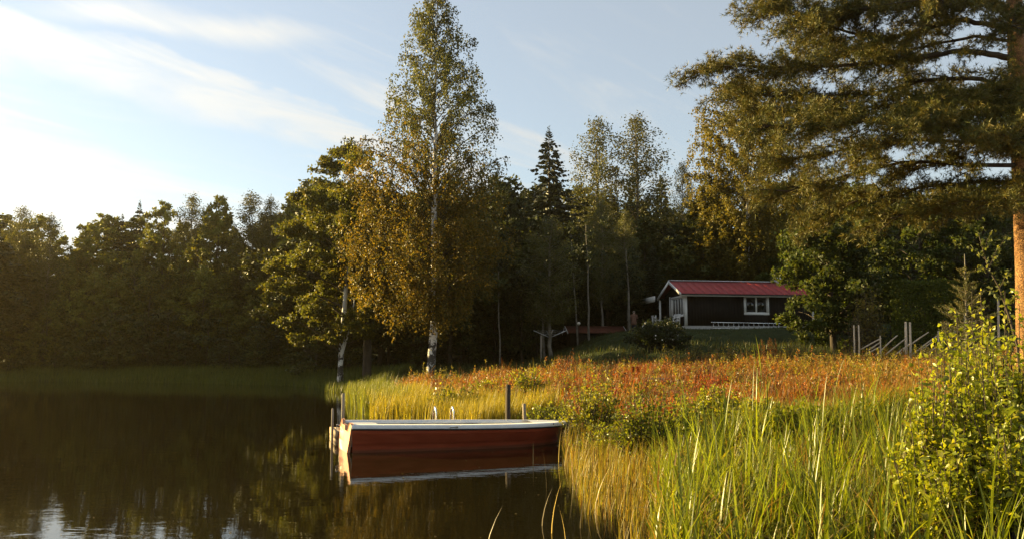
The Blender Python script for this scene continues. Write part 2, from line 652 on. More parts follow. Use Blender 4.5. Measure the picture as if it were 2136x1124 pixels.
def clump_leaves(mb, r, clumps, per, leaf, cols, wts=None, flat=0.75, sub=7, aspect=0.7, fold=False, droop=0.0):
    """leaves in clumps of sub-clumps: clumps rows are x, y, z, radius"""
    for cx, cy, cz, cr in clumps:
        hue = r.uniform(0.75, 1.25)
        nsub = max(3, int(sub * r.uniform(0.7, 1.3)))
        c0 = np.array((cx, cy, cz)) + rand_dir(r, nsub) * (cr * r.uniform(0.35, 1.0, (nsub, 1))) * np.array((1, 1, flat))
        n = max(4, int(per * cr * cr / nsub))
        k = np.repeat(np.arange(nsub), n)
        m = len(k)
        sr = cr * r.uniform(0.28, 0.55, nsub)[k]
        P = c0[k] + rand_dir(r, m) * (sr * r.uniform(0.1, 1, m) ** 0.6)[:, None] * np.array((1, 1, flat * 0.9))
        D = rand_dir(r, m) + np.array((0, 0, -droop))
        N = rand_dir(r, m) + np.array((0, 0, 0.5))
        col = mixcol(r, m, cols, wts) * hue * r.uniform(0.85, 1.15, nsub)[k][:, None]
        Ls = leaf * r.uniform(0.7, 1.3, m)
        (leaf_folded if fold else leaf_quads)(mb, P, D, N, Ls, Ls * aspect, col)


def curve_pts(p, q, sag, n=7, r=None, wob=0.0):
    p, q = np.asarray(p, float), np.asarray(q, float)
    t = np.linspace(0, 1, n)[:, None]
    P = p + (q - p) * t
    P[:, 2] += sag * 4 * (t * (1 - t))[:, 0]
    if r is not None and wob:
        P[1:-1] += r.normal(size=(n - 2, 3)) * wob
    return P


def trunk_pts(r, H, lean=(0, 0), wob=0.06, n=10):
    z = np.linspace(0, H, n)
    x = np.cumsum(r.normal(size=n)) * wob
    y = np.cumsum(r.normal(size=n)) * wob
    x -= x[0]; y -= y[0]
    t = z / H
    return np.stack([x + lean[0] * t, y + lean[1] * t, z], 1)


def deciduous(seed, H, Rw, zlo, nclump, per, leaf, cols, wts=None, tr=0.16, cr=(0.9, 1.8), pw=0.6, flat=0.75):
    """returns (crown, trunk) builders for a leafy tree of height H, crown radius Rw"""
    r = rng_(seed)
    tp = trunk_pts(r, H * 0.93, wob=H * 0.006)
    tb, cb = MB(), MB()
    tb.tube(np.vstack([tp[0] - (0, 0, 0.3), tp]), np.concatenate([[tr * 1.35], tr * (1 - np.linspace(0, 1, len(tp)) ** 1.2) + 0.02]), 8)
    cl = []
    for i in range(nclump):
        t = (i + 0.5) / nclump
        z = H * (zlo + (0.97 - zlo) * t)
        env = Rw * (math.sin(math.pi * min(1, 0.12 + 0.88 * t)) ** pw) * (1.0 if t < 0.55 else 1 - 0.35 * (t - 0.55) / 0.45)
        a = i * 2.4 + r.uniform(-0.5, 0.5)
        rr = env * r.uniform(0.35, 0.95)
        rad = r.uniform(*cr) * (0.65 + 0.35 * env / Rw)
        base = tp[int(t * (len(tp) - 1))]
        c = (base[0] + math.cos(a) * rr, base[1] + math.sin(a) * rr, min(z, H - rad * flat * 0.8))
        cl.append((*c, rad))
        z0 = max(H * 0.12, z - rr * 0.7)
        j = np.interp(z0, tp[:, 2], np.arange(len(tp)))
        b0 = np.array([np.interp(z0, tp[:, 2], tp[:, k]) for k in range(2)] + [z0])
        tb.tube(curve_pts(b0, c, 0.08 * rr, 6, r, 0.05), np.linspace(tr * 0.38 * (1 - 0.5 * t), 0.012, 6), 5, False)
    clump_leaves(cb, r, cl, per, leaf, cols, wts, flat)
    return cb, tb


def profile_r(prof, z, c):
    """envelope radius at height z for azimuth cosine c; prof rows are z, left radius, right radius"""
    p = np.array(prof)
    l, rr = np.interp(z, p[:, 0], p[:, 1]), np.interp(z, p[:, 0], p[:, 2])
    return l * (1 - c) / 2 + rr * (1 + c) / 2


def birch(seed, H, prof, nb, tw, lv, leaf, cols, wts=None, tr=0.24, lean=(0, 0), fork=None, twl=(0.5, 1.5), dens_low=1.0, jit=0.09, fill=0, cols_backlit=None):
    """a weeping birch: ascending limbs, hanging twigs strung with leaves"""
    r = rng_(seed)
    tp = trunk_pts(r, H, lean, H * 0.004, 14)
    tb, cb, lb = MB(), MB(), MB()
    tt = np.linspace(0, 1, 14)
    tb.tube(np.vstack([tp[0] - (0, 0, 0.4), tp]), np.concatenate([[tr * 1.5], tr * (1 - tt) ** 0.9 + 0.012]), 10)
    z0, z1 = prof[0][0], prof[-1][0]
    P, D, K = [], [], []
    for i in range(nb):
        t = (i + r.uniform(0, 1)) / nb
        zt = z0 + (z1 - z0) * t ** 1.05
        a = i * 2.399 + r.uniform(-0.6, 0.6)
        c, s = math.cos(a), math.sin(a)
        rad = float(profile_r(prof, zt, c)) * (r.uniform(0.72, 1.08) if i % 3 else r.uniform(0.25, 0.7))
        zs = max(H * 0.17, min(zt - rad * r.uniform(0.5, 1.0), H * 0.97))
        b0 = np.array([np.interp(zs, tp[:, 2], tp[:, k]) for k in range(2)] + [zs])
        tip = np.array((b0[0] + c * rad, b0[1] + s * rad, zt))
        n = 8
        B = curve_pts(b0, tip, 0.16 * rad, n, r, 0.04)
        r0 = max(0.02, tr * 0.30 * (1 - zs / H) + 0.008)
        lb.tube(B, np.linspace(r0, 0.008, n), 4, False)
        nt = max(4, int(tw * (0.5 + rad / 3.0)))
        hue = r.uniform(0.8, 1.2)
        for q in range(nt):
            f = r.uniform(0.22, 1.0) ** 0.8
            x = f * (n - 1)
            j = min(int(x), n - 2)
            p = B[j] + (B[j + 1] - B[j]) * (x - j)
            ln = r.uniform(*twl) * (0.55 + 0.6 * (1 - t)) * (0.6 + 0.4 * f)
            out = np.array((c, s, 0)) * r.uniform(-0.1, 0.55) + np.array((r.normal() * 0.35, r.normal() * 0.35, 0))
            m = 6
            ts = np.linspace(0, 1, m)[:, None]
            T = p + out * ln * 0.55 * ts + np.array((0, 0, -1)) * ln * (0.15 * ts + 0.75 * ts ** 2) + np.array((0, 0, 0.14 * ln)) * np.sin(ts * math.pi)
            if q % 4 == 0:
                lb.tube(T, np.linspace(0.008, 0.004, m), 3, False)
            cnt = max(3, int(lv * ln * (dens_low if t < 0.45 else 1.0)))
            u_ = r.uniform(0, 1, cnt) * (m - 1)
            jj = np.minimum(u_.astype(int), m - 2)
            P.append(T[jj] + (T[jj + 1] - T[jj]) * (u_ - jj)[:, None] + r.normal(size=(cnt, 3)) * jit)
            K.append(np.full(cnt, hue * r.uniform(0.85, 1.15)))
    if fill:
        zz = z0 + (z1 - z0) * r.uniform(0, 1, fill * 4) ** 1.05
        a = r.uniform(0, 6.283, fill * 4)
        pr = np.array([float(profile_r(prof, q, math.cos(b))) for q, b in zip(zz, a)]) * (0.94 + 0.20 * vnoise(a * 2.0, zz, 1.15, seed + 7))
        keep = r.uniform(0, pr.max(), len(zz)) < pr
        zz, a, pr = zz[keep][:fill], a[keep][:fill], pr[keep][:fill]
        rr = pr * np.sqrt(r.uniform(0.08, 1.0, len(zz)))
        x, y = rr * np.cos(a), rr * np.sin(a)
        gap = vnoise(x + 0.6 * zz, y - 0.5 * zz, 1.5, seed) + 0.5 * vnoise(a * 3, zz, 1.7, seed + 2)
        keep = gap > -0.26 + 0.34 * sstep(0.4, 0.7, zz / H)
        x, y, zz, gap = x[keep], y[keep], zz[keep], gap[keep]
        for k in range(len(zz)):
            ln = r.uniform(0.35, 1.1)
            cnt = int(16 * ln) + 3
            f = r.uniform(0, 1, cnt)
            dr = r.normal(size=2) * 0.18
            P.append(np.stack([x[k] + dr[0] * f, y[k] + dr[1] * f, zz[k] - ln * f], 1) + r.normal(size=(cnt, 3)) * 0.07)
            K.append(np.full(cnt, (1 + 0.22 * gap[k]) * r.uniform(0.85, 1.15)))
    P, K = np.vstack(P), np.concatenate(K)
    n = len(P)
    Ls = leaf * r.uniform(0.7, 1.35, n)
    lc = mixcol(r, n, cols, wts)
    if cols_backlit:  # greyer upper leaf colour stands in for the crown backlit by the sky
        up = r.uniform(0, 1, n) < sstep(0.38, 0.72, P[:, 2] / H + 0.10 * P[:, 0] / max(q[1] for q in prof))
        lc = np.where(up[:, None], mixcol(r, n, cols_backlit), lc)
    leaf_quads(cb, P, rand_dir(r, n) + np.array((0, 0, -0.8)), rand_dir(r, n), Ls, Ls * 0.75, lc * K[:, None])
    return cb, tb, lb


def spruce(seed, H, Rw, cols, per=13, step=0.36):
    r = rng_(seed)
    tb, cb = MB(), MB()
    tb.tube([(0, 0, -0.3), (0, 0, H * 0.5), (0, 0, H)], [H * 0.014, H * 0.008, 0.015], 7)
    z = H * 0.06
    P, D, N, L, Wd = [], [], [], [], []
    while z < H * 0.955:
        t = z / H
        rad = Rw * (1 - t) ** 0.85 * r.uniform(0.75, 1.15) + 0.03
        nb = int(6 + 4 * (1 - t))
        a0 = r.uniform(0, 6.28)
        for k in range(nb):
            a = a0 + k * 6.283 / nb + r.uniform(-0.25, 0.25)
            d = np.array((math.cos(a), math.sin(a), 0))
            ln = rad * r.uniform(0.7, 1.15)
            m = max(5, int(per * ln / Rw * 1.6))
            f = np.sort(r.uniform(0.1, 1, m))[:, None]
            B = np.array((0, 0, z)) + d * ln * f + np.array((0, 0, 1)) * ln * (0.10 - 0.55 * f + 0.34 * f ** 2.5)
            side = np.array((-d[1], d[0], 0))
            for sgn in (-1, 1):
                P.append(B)
                D.append(d * 0.7 + sgn * side * r.uniform(0.4, 1.0, (m, 1)) + np.array((0, 0, -1)) * r.uniform(0.1, 0.75, (m, 1)))
                N.append(rand_dir(r, m) + np.array((0, 0, 0.25)))
                L.append((0.22 + 0.34 * (1 - f[:, 0])) * (0.75 + 0.55 * (1 - t)) * r.uniform(0.8, 1.2, m) * H / 14)
                Wd.append(L[-1] * 0.6)
        z += step * (0.7 + 0.6 * (1 - t)) * H / 14
    m = 60                                            # the pointed leader
    f = r.uniform(0, 1, m)
    a = r.uniform(0, 6.283, m)
    P.append(np.stack([np.cos(a) * 0.02, np.sin(a) * 0.02, H * (0.93 + 0.085 * f)], 1))
    D.append(np.stack([np.cos(a), np.sin(a), 0.1 + 1.3 * f], 1))
    N.append(rand_dir(r, m))
    L.append((0.42 - 0.30 * f) * H / 14)
    Wd.append(L[-1] * 0.4)
    P, D, N, L, Wd = map(lambda q: np.concatenate(q), (P, D, N, L, Wd))
    leaf_quads(cb, P, D, N, L, Wd, mixcol(r, len(P), cols))
    return cb, tb


def plant_tree(name, label, cat, builders, loc, leafm='leaf_far', barkm='bark', group=None, rz=0.0):
    t = thing(name, label, cat, loc, rz, group)
    cb, tb = builders[:2]
    tb.build('trunk', MATS[barkm], t, smooth=True)
    if len(builders) > 2:
        builders[2].build('limbs', MATS['bark'], t, smooth=True)
    cb.build('crown', MATS[leafm], t)
    return t


# ------------------------------------------------------------------ forest, far to near
GREEN = [(0.050, 0.060, 0.015), (0.066, 0.073, 0.017), (0.040, 0.050, 0.014), (0.082, 0.078, 0.019)]
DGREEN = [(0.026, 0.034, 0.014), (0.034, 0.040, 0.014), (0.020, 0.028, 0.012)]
GOLD = [(0.150, 0.108, 0.018), (0.180, 0.122, 0.018), (0.110, 0.090, 0.016), (0.072, 0.076, 0.015)]

PROTO = {}


def merge(a, b):
    for V, c in zip(b.V, b.Cc):
        a.V.append(V)
        a.Cc.append(c)
    for F, M in zip(b.F, b.M):
        a.F.append(F + a.n)
        a.M.append(M)
    a.n += b.n
    return a



def proto_tree(key, builders, leafm, barkm, H):
    cb, tb = builders[:2]
    if len(builders) > 2:
        tb = merge(tb, builders[2])
    PROTO[key] = (tb.mesh('trunk_' + key, MATS[barkm], True), cb.mesh('crown_' + key, MATS[leafm]), H)


for i in range(5):
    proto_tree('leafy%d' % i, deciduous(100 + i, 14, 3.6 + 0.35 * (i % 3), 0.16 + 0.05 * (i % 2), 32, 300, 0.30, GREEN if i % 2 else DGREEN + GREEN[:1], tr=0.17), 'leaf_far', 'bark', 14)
LITG = [(0.125, 0.135, 0.022), (0.155, 0.160, 0.026), (0.100, 0.115, 0.020), (0.180, 0.160, 0.028)]
for i in range(5, 9):
    proto_tree('leafy%d' % i, deciduous(100 + i, 14, 3.7 + 0.3 * (i % 3), 0.10 + 0.06 * (i % 2), 50, 420, 0.24, LITG if i % 2 else GREEN[1:] + LITG, tr=0.17, cr=(0.65, 1.15)), 'leaf_far', 'bark', 14)
BPROF = [(4.5, 1.4, 1.4), (6, 2.0, 2.1), (9, 2.3, 2.2), (12, 1.9, 1.9), (14.5, 1.2, 1.1), (16, 0.3, 0.3)]
for i in range(2):
    proto_tree('birch%d' % i, birch(140 + i, 16, BPROF, 110, 11, 22, 0.125, [(0.085, 0.09, 0.026), (0.07, 0.078, 0.022), (0.11, 0.10, 0.026)], tr=0.13, twl=(0.5, 1.3), jit=0.2), 'leaf_far', 'bark_pale', 16)
proto_tree('spruce0', spruce(150, 14, 4.9, DGREEN, 26, 0.46), 'needle', 'bark', 14)
proto_tree('spruce1', spruce(151, 14, 4.0, DGREEN, 24, 0.44), 'needle', 'bark', 14)
proto_tree('shrub0', deciduous(160, 4, 2.2, 0.05, 16, 380, 0.17, GREEN, tr=0.06, cr=(0.6, 1.0), pw=0.35), 'leaf_far', 'bark', 4)
proto_tree('shrub1', deciduous(161, 4, 1.9, 0.05, 16, 380, 0.17, DGREEN + GREEN[:1], tr=0.06, cr=(0.55, 0.95), pw=0.35), 'leaf_far', 'bark', 4)

FR = random.Random(5)


def forest_tree(key, px, ytop, d, label, group, name=None, cat='tree', wide=1.0):
    tm, cm, H0 = PROTO[key]
    x = at(px, 700, d)[0]
    gz = g1(x, d)
    H = at(px, ytop, d)[2] - gz
    nm = name or {'l': 'leafy_tree', 'b': 'birch_tree', 's': 'spruce_tree'}[key[0]]
    t = thing(nm, label, cat, (x, d, gz), FR.uniform(0, 6.28), group)
    s = H / H0
    w = s * wide * (FR.uniform(0.9, 1.15))
    t.scale = (w, w, s)
    link('trunk', tm, t)
    link('crown', cm, t)
    return t


LW, RW = 'trees of the wood across the lake', 'trees of the dark wood behind the cabin'
# skyline of the wood across the lake, each placed and described
for key, px, y, d, lab, wide in (
        ('birch0', 28, 432, 76, 'wispy birch at the hazy end of the wood across the lake, standing above its neighbours', 1.0),
        ('birch1', 92, 450, 74, 'wispy birch beside a notch in the far skyline showing bright sky', 1.0),
        ('leafy5', 55, 478, 78, 'broad leafy tree under two wispy birches at the hazy end of the far wood', 1.0),
        ('leafy7', 182, 468, 78, 'round leafy tree between the notch in the far skyline and two small spruces', 0.9),
        ('spruce1', 244, 452, 84, 'shorter thin spruce of the pair poking above the wood across the lake', 0.9),
        ('spruce0', 279, 422, 86, 'taller thin spruce of the pair poking above the wood across the lake', 0.8),
        ('leafy5', 335, 412, 80, 'first domed tree crown on the high part of the far skyline, next to the spruces', 0.8),
        ('birch1', 392, 406, 80, 'airy crowned tree on the high far skyline between two domed crowns', 1.1),
        ('leafy7', 450, 406, 79, 'dense domed tree crown in the middle of the high far skyline', 0.85),
        ('birch0', 515, 404, 78, 'airy feathery tree on the far skyline next to the dense dome', 1.15),
        ('birch1', 556, 412, 77, 'airy feathery tree on the far skyline nearest to the green alder', 1.0),
        ('leafy6', 606, 408, 76, 'dark leafy tree filling the skyline behind the green alder', 0.9)):
    forest_tree(key, px, y, d, lab, LW, wide=wide)
# fill of the same wood: rows of lower trees
for row, (d, y0, y1, x0, x1, st) in enumerate(((85, 436, 486, -60, 700, 50), (77, 480, 545, -30, 690, 54), (73.5, 545, 610, -30, 660, 56), (71, 610, 670, -20, 640, 56))):
    px = x0
    while px < x1:
        y = FR.uniform(y0, y1)
        if abs(px - 130) < 28:
            y = max(y, 525)
        key = 'leafy%d' % FR.randrange(5, 9) if row < 3 or FR.random() < 0.6 else 'shrub%d' % FR.randrange(2)
        deep = ('in a back row of', 'in the middle of', 'on the lower edge of', 'lowest along the front of')[row]
        forest_tree(key, px + FR.uniform(-14, 14), y, d + FR.uniform(-1.5, 1.5), 'dim green leafy tree %s the wood across the lake' % deep, 'dim trees %s the wood across the lake' % deep,
                    name='leafy_tree', wide=1.15)
        px += st * FR.uniform(0.8, 1.2)
for k, px in enumerate(range(-20, 700, 46)):
    forest_tree('shrub%d' % (k % 2), px + FR.uniform(-12, 12), FR.uniform(690, 722), (69.3 if px < 480 else 66.5) + FR.uniform(-0.8, 0.8), 'dim shrub along the foot of the wood across the lake', 'shrubs at the foot of the far wood',
                name='shrub', cat='shrub', wide=1.3)
for k in range(11):                                # the wood goes on round the bay
    forest_tree('leafy%d' % (k % 5), -70 - k * 78, FR.uniform(400, 450), 69 + (k % 3) * 4, 'leafy tree where the wood across the lake goes on round the bay', 'trees round the bay', wide=1.5)
# the dark wood behind the cabin
for key, px, y, d, lab, wide in (
        ('spruce0', 1147, 272, 74, 'tall pointed dark spruce standing out against the sky behind the cabin', 0.95),
        ('birch0', 1246, 246, 76, 'tall airy birch on the skyline, nearer the pointed spruce of the two', 1.25),
        ('birch1', 1336, 240, 77, 'tall airy birch on the skyline, nearer the cabin of the two', 1.25),
        ('birch1', 1432, 338, 72, 'slim airy birch in the gap beside the big golden birch', 0.8),
        ('spruce1', 1385, 372, 80, 'dark spruce edging the bright gap left of the big golden birch', 1.1),
        ('leafy0', 1062, 372, 66, 'dark rounded tree just behind the tall golden birch', 1.0),
        ('spruce1', 1096, 398, 72, 'small dark spruce tip beside the tall pointed spruce', 0.8),
        ('birch0', 1150, 452, 57.5, 'bushy mid-green birch in front of the dark wood near the clothes dryer', 1.75),
        ('leafy2', 1090, 540, 60, 'low mid-green tree beside the bushy birch at the wood edge', 0.9),
        ('birch1', 1258, 420, 63, 'slender tree with a pale bare trunk behind the low red roof', 1.0),
        ('birch0', 1310, 440, 65, 'slender dark tree with a thin trunk left of the cabin porch', 1.0),
        ('leafy1', 648, 432, 64, 'dark leafy tree directly behind the green alder by the lake', 1.2),
        ('leafy4', 715, 408, 62.5, 'tall dark leafy tree between the alder and the golden birch, set back', 1.2),
        ('leafy2', 790, 415, 61.5, 'dark leafy tree hidden behind the lower left of the golden birch', 1.3),
        ('leafy0', 860, 402, 61, 'dark leafy tree hidden behind the trunk of the golden birch', 1.3),
        ('leafy3', 940, 410, 60.5, 'dark leafy tree hidden behind the lower right of the golden birch', 1.3),
        ('leafy3', 1470, 420, 68, 'leafy dark tree rising straight behind the cabin roof', 1.0)):
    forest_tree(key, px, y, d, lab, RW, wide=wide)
for row, (d, y0, y1, x0, x1, st) in enumerate(((92, 380, 430, 640, 2300, 66), (84, 385, 440, 650, 2250, 70), (72, 430, 500, 660, 2200, 76), (66, 470, 560, 700, 1420, 66))):
    px = x0
    while px < x1:
        y = FR.uniform(y0, y1)
        if abs(px - 1412) < 25 and row < 3:
            y = max(y, 440)
        key = FR.choice(['leafy%d' % q for q in range(5)] + ['spruce0', 'spruce1'])
        deep = ('in the hindmost row of', 'in a back row of', 'in the middle row of', 'in the front row of')[row]
        kind = 'dark spruce' if key[0] == 's' else 'dark leafy tree'
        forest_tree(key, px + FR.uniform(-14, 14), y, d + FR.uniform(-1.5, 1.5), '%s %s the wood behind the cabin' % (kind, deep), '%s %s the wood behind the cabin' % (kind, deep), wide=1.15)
        px += st * FR.uniform(0.8, 1.2)
for k, (px, y, d) in enumerate(((660, 690, 58), (730, 655, 60), (810, 640, 62), (880, 660, 61), (960, 650, 61), (1030, 640, 62), (1110, 650, 66), (1200, 640, 70), (1290, 640, 70), (1370, 640, 72))):
    forest_tree('shrub%d' % (k % 2), px, y, d, 'dark undergrowth shrub below the wood edge behind the tall golden birch', 'dark undergrowth shrubs at the wood edge', name='shrub', cat='shrub', wide=1.4)

# thin pale trunks seen against the dark wood
for px, y0, y1, d, w, lab in ((1228, 540, 690, 60, 5, 'thin straight pale trunk behind the low red roof'), (1205, 560, 676, 61, 4, 'thin leaning trunk beside the round white lamp'),
                              (1043, 600, 726, 58, 4, 'thin pale trunk at the wood edge right of the tall golden birch'), (1313, 590, 690, 61, 6, 'pale trunk just left of the person'),
                              (1135, 640, 706, 58.5, 6, 'leaning trunk rising by the clothes dryer')):
    p = at(px, y1, d)
    q = at(px - (12 if 'leaning' in lab else 3), y0, d)
    gz = g1(p[0], d)
    t = thing('sapling_tree', lab, 'tree', (p[0], d, gz))
    r = rng_(px)
    Hh = q[2] - gz + 2.5
    b = MB()
    b.tube(np.vstack([(0, 0, -0.3), trunk_pts(r, Hh, (q[0] - p[0], 0), 0.03, 9)]), np.linspace(w * d / F_PX / 2 * 1.2, 0.02, 10), 6)
    b.build('trunk', MATS['bark_pale'], t, smooth=True)
    cb = MB()
    clump_leaves(cb, r, [(q[0] - p[0] + r.normal() * 0.7, r.normal() * 0.6, Hh - 1.5 + r.normal() * 0.9, 0.8) for _ in range(6)], 160, 0.2, DGREEN)
    cb.build('crown', MATS['leaf_far'], t)

# ------------------------------------------------------------------ hero trees
# the tall golden birch by the shore
d = 45.0
x = at(897, 775, d)[0]
gz = g1(x, d)
prof = [(z - gz, l, rr) for z, l, rr in ((3.6, 1.9, 0.9), (4.4, 3.0, 1.8), (4.9, 3.8, 2.3), (6.4, 4.4, 3.1), (7.9, 4.5, 3.9), (10.5, 4.4, 4.1), (12.5, 4.0, 3.8), (13.7, 3.3, 3.4), (15.5, 2.4, 3.1),
                                         (17.3, 2.1, 2.9), (19.3, 1.4, 1.9), (20.6, 1.1, 1.1), (21.5, 0.3, 0.3))]
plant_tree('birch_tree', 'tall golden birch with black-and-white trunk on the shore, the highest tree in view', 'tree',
           birch(11, 21.6 - gz, [(z, l * 1.10, q * 1.02) for z, l, q in prof], 180, 12, 26, 0.112, GOLD, (3, 3, 3, 2), tr=0.22, dens_low=1.3, twl=(0.6, 1.5), fill=4200, cols_backlit=[(0.080, 0.092, 0.034), (0.064, 0.074, 0.028), (0.10, 0.10, 0.032)]), (x, d, gz), 'leaf', 'birch_bark')

# the green alder with the pale trunk at the water
d = 50.0
pb = at(709, 782, d)
gz = g1(pb[0], d)
r = rng_(21)
t = thing('alder_tree', 'broad green tree leaning over the lake beside the tall golden birch', 'tree', (pb[0], d, gz))
tb, cb = MB(), MB()
cl = []
s_ = d / F_PX
for px, py, rp in ((722, 315, 48), (690, 345, 40), (752, 330, 45), (640, 412, 40), (690, 400, 50), (740, 400, 60), (625, 478, 42), (680, 465, 55), (742, 470, 60), (580, 548, 38), (628, 540, 50), (700, 540, 60),
                   (760, 540, 55), (566, 600, 30), (615, 600, 45), (680, 610, 50), (750, 610, 50), (608, 668, 34), (660, 660, 40), (720, 660, 40), (785, 640, 40), (640, 700, 30), (770, 690, 30), (690, 690, 34), (725, 668, 36), (660, 640, 40)):
    for k in (0, 1):
        dd = d + r.uniform(-2.8, 2.2)
        p = at(px + r.uniform(-12, 12), py + r.uniform(-10, 10), dd) - np.array((pb[0], d, gz))
        cl.append((*p, rp * s_ * r.uniform(0.75, 1.0)))
clump_leaves(cb, r, cl, 900, 0.165, [(0.105, 0.108, 0.017), (0.085, 0.095, 0.017), (0.068, 0.078, 0.015), (0.13, 0.112, 0.018)], None, 0.65, 9)
T1 = np.array([(0, 0, -0.4), (0.02, 0, 1.0), (0.06, 0, 2.2), (0.15, 0, 4.0), (0.3, 0.1, 7), (0.5, 0, 10), (0.5, 0, 13)])
tb.tube(T1, [0.23, 0.17, 0.15, 0.14, 0.11, 0.07, 0.02], 9)
tb.tube([(0.02, 0, 1.6), (0.3, 0, 2.6), (0.55, 0.1, 3.6), (0.8, 0.1, 5.5)], [0.07, 0.06, 0.05, 0.03], 6, False)
lb = MB()
for c in cl[::2]:
    z0 = max(2.0, c[2] - 1.5)
    b0 = [np.interp(z0, T1[:, 2], T1[:, k]) for k in range(2)] + [z0]
    lb.tube(curve_pts(b0, c[:3], 0.25, 6, r, 0.06), np.linspace(0.06, 0.012, 6), 5, False)
lb.build('limbs', MATS['bark'], t, smooth=True)
tb.build('trunk', MATS['birch_bark'], t, smooth=True)
cb.build('crown', MATS['leaf'], t)
# dark trunked companion
d2 = 51.5
p2 = at(765, 780, d2)
gz2 = g1(p2[0], d2)
plant_tree('leafy_tree', 'dark trunked tree between the pale-trunked alder and the tall golden birch', 'tree',
           deciduous(23, 12.0, 3.0, 0.33, 20, 700, 0.18, GREEN, tr=0.26), (p2[0], d2, gz2), 'leaf', 'bark')

# the big golden birch beside the pine
d = 67.0
x = at(1562, 700, d)[0]
gz = g1(x, d)
k_ = d / F_PX
prof = [(1.6 + (HOR - y) * k_ - gz, (1562 - a) * k_, (b - 1562) * k_) for y, a, b in ((620, 1500, 1640), (560, 1470, 1680), (480, 1455, 1690), (400, 1446, 1690), (330, 1440, 1680), (270, 1448, 1660), (215, 1462, 1640), (180, 1485, 1600), (150, 1530, 1590))]
plant_tree('birch_tree', 'big golden birch filling the space between the cabin roof and the pine', 'tree',
           birch(31, 1.6 + (HOR - 150) * k_ - gz, [(z, l * 1.06, q) for z, l, q in prof], 170, 12, 26, 0.16, [(0.16, 0.125, 0.02), (0.175, 0.14, 0.022), (0.13, 0.115, 0.02), (0.09, 0.095, 0.018)], (3, 3, 3, 2), tr=0.22, twl=(0.6, 1.5), dens_low=1.2, fill=4300), (x, d, gz), 'leaf', 'birch_bark')
# leafy trees behind the fence
for seed, px, y, d, Rw, lab in ((41, 1738, 430, 44, 2.6, 'dark green leafy tree with glinting leaves between cabin and fence'), (42, 1800, 380, 50, 4.0, 'large dark leafy tree behind the clipped hedge'),
                                (43, 1930, 400, 46, 3.6, 'dark leafy tree under the lower pine boughs'), (44, 2060, 380, 44, 3.6, 'dark leafy tree behind the pine trunk'), (45, 1668, 500, 62, 3.0, 'leafy tree hiding the far end of the cabin')):
    p = at(px, 700, d)
    gz = g1(p[0], d)
    H = at(px, y, d)[2] - gz
    plant_tree('leafy_tree', lab, 'tree', deciduous(seed, H, Rw, 0.1, 30, 560, 0.19, [(0.040, 0.060, 0.014), (0.055, 0.075, 0.015), (0.075, 0.085, 0.018)], tr=0.16, cr=(0.8, 1.5)), (p[0], d, gz), 'leaf', 'bark')


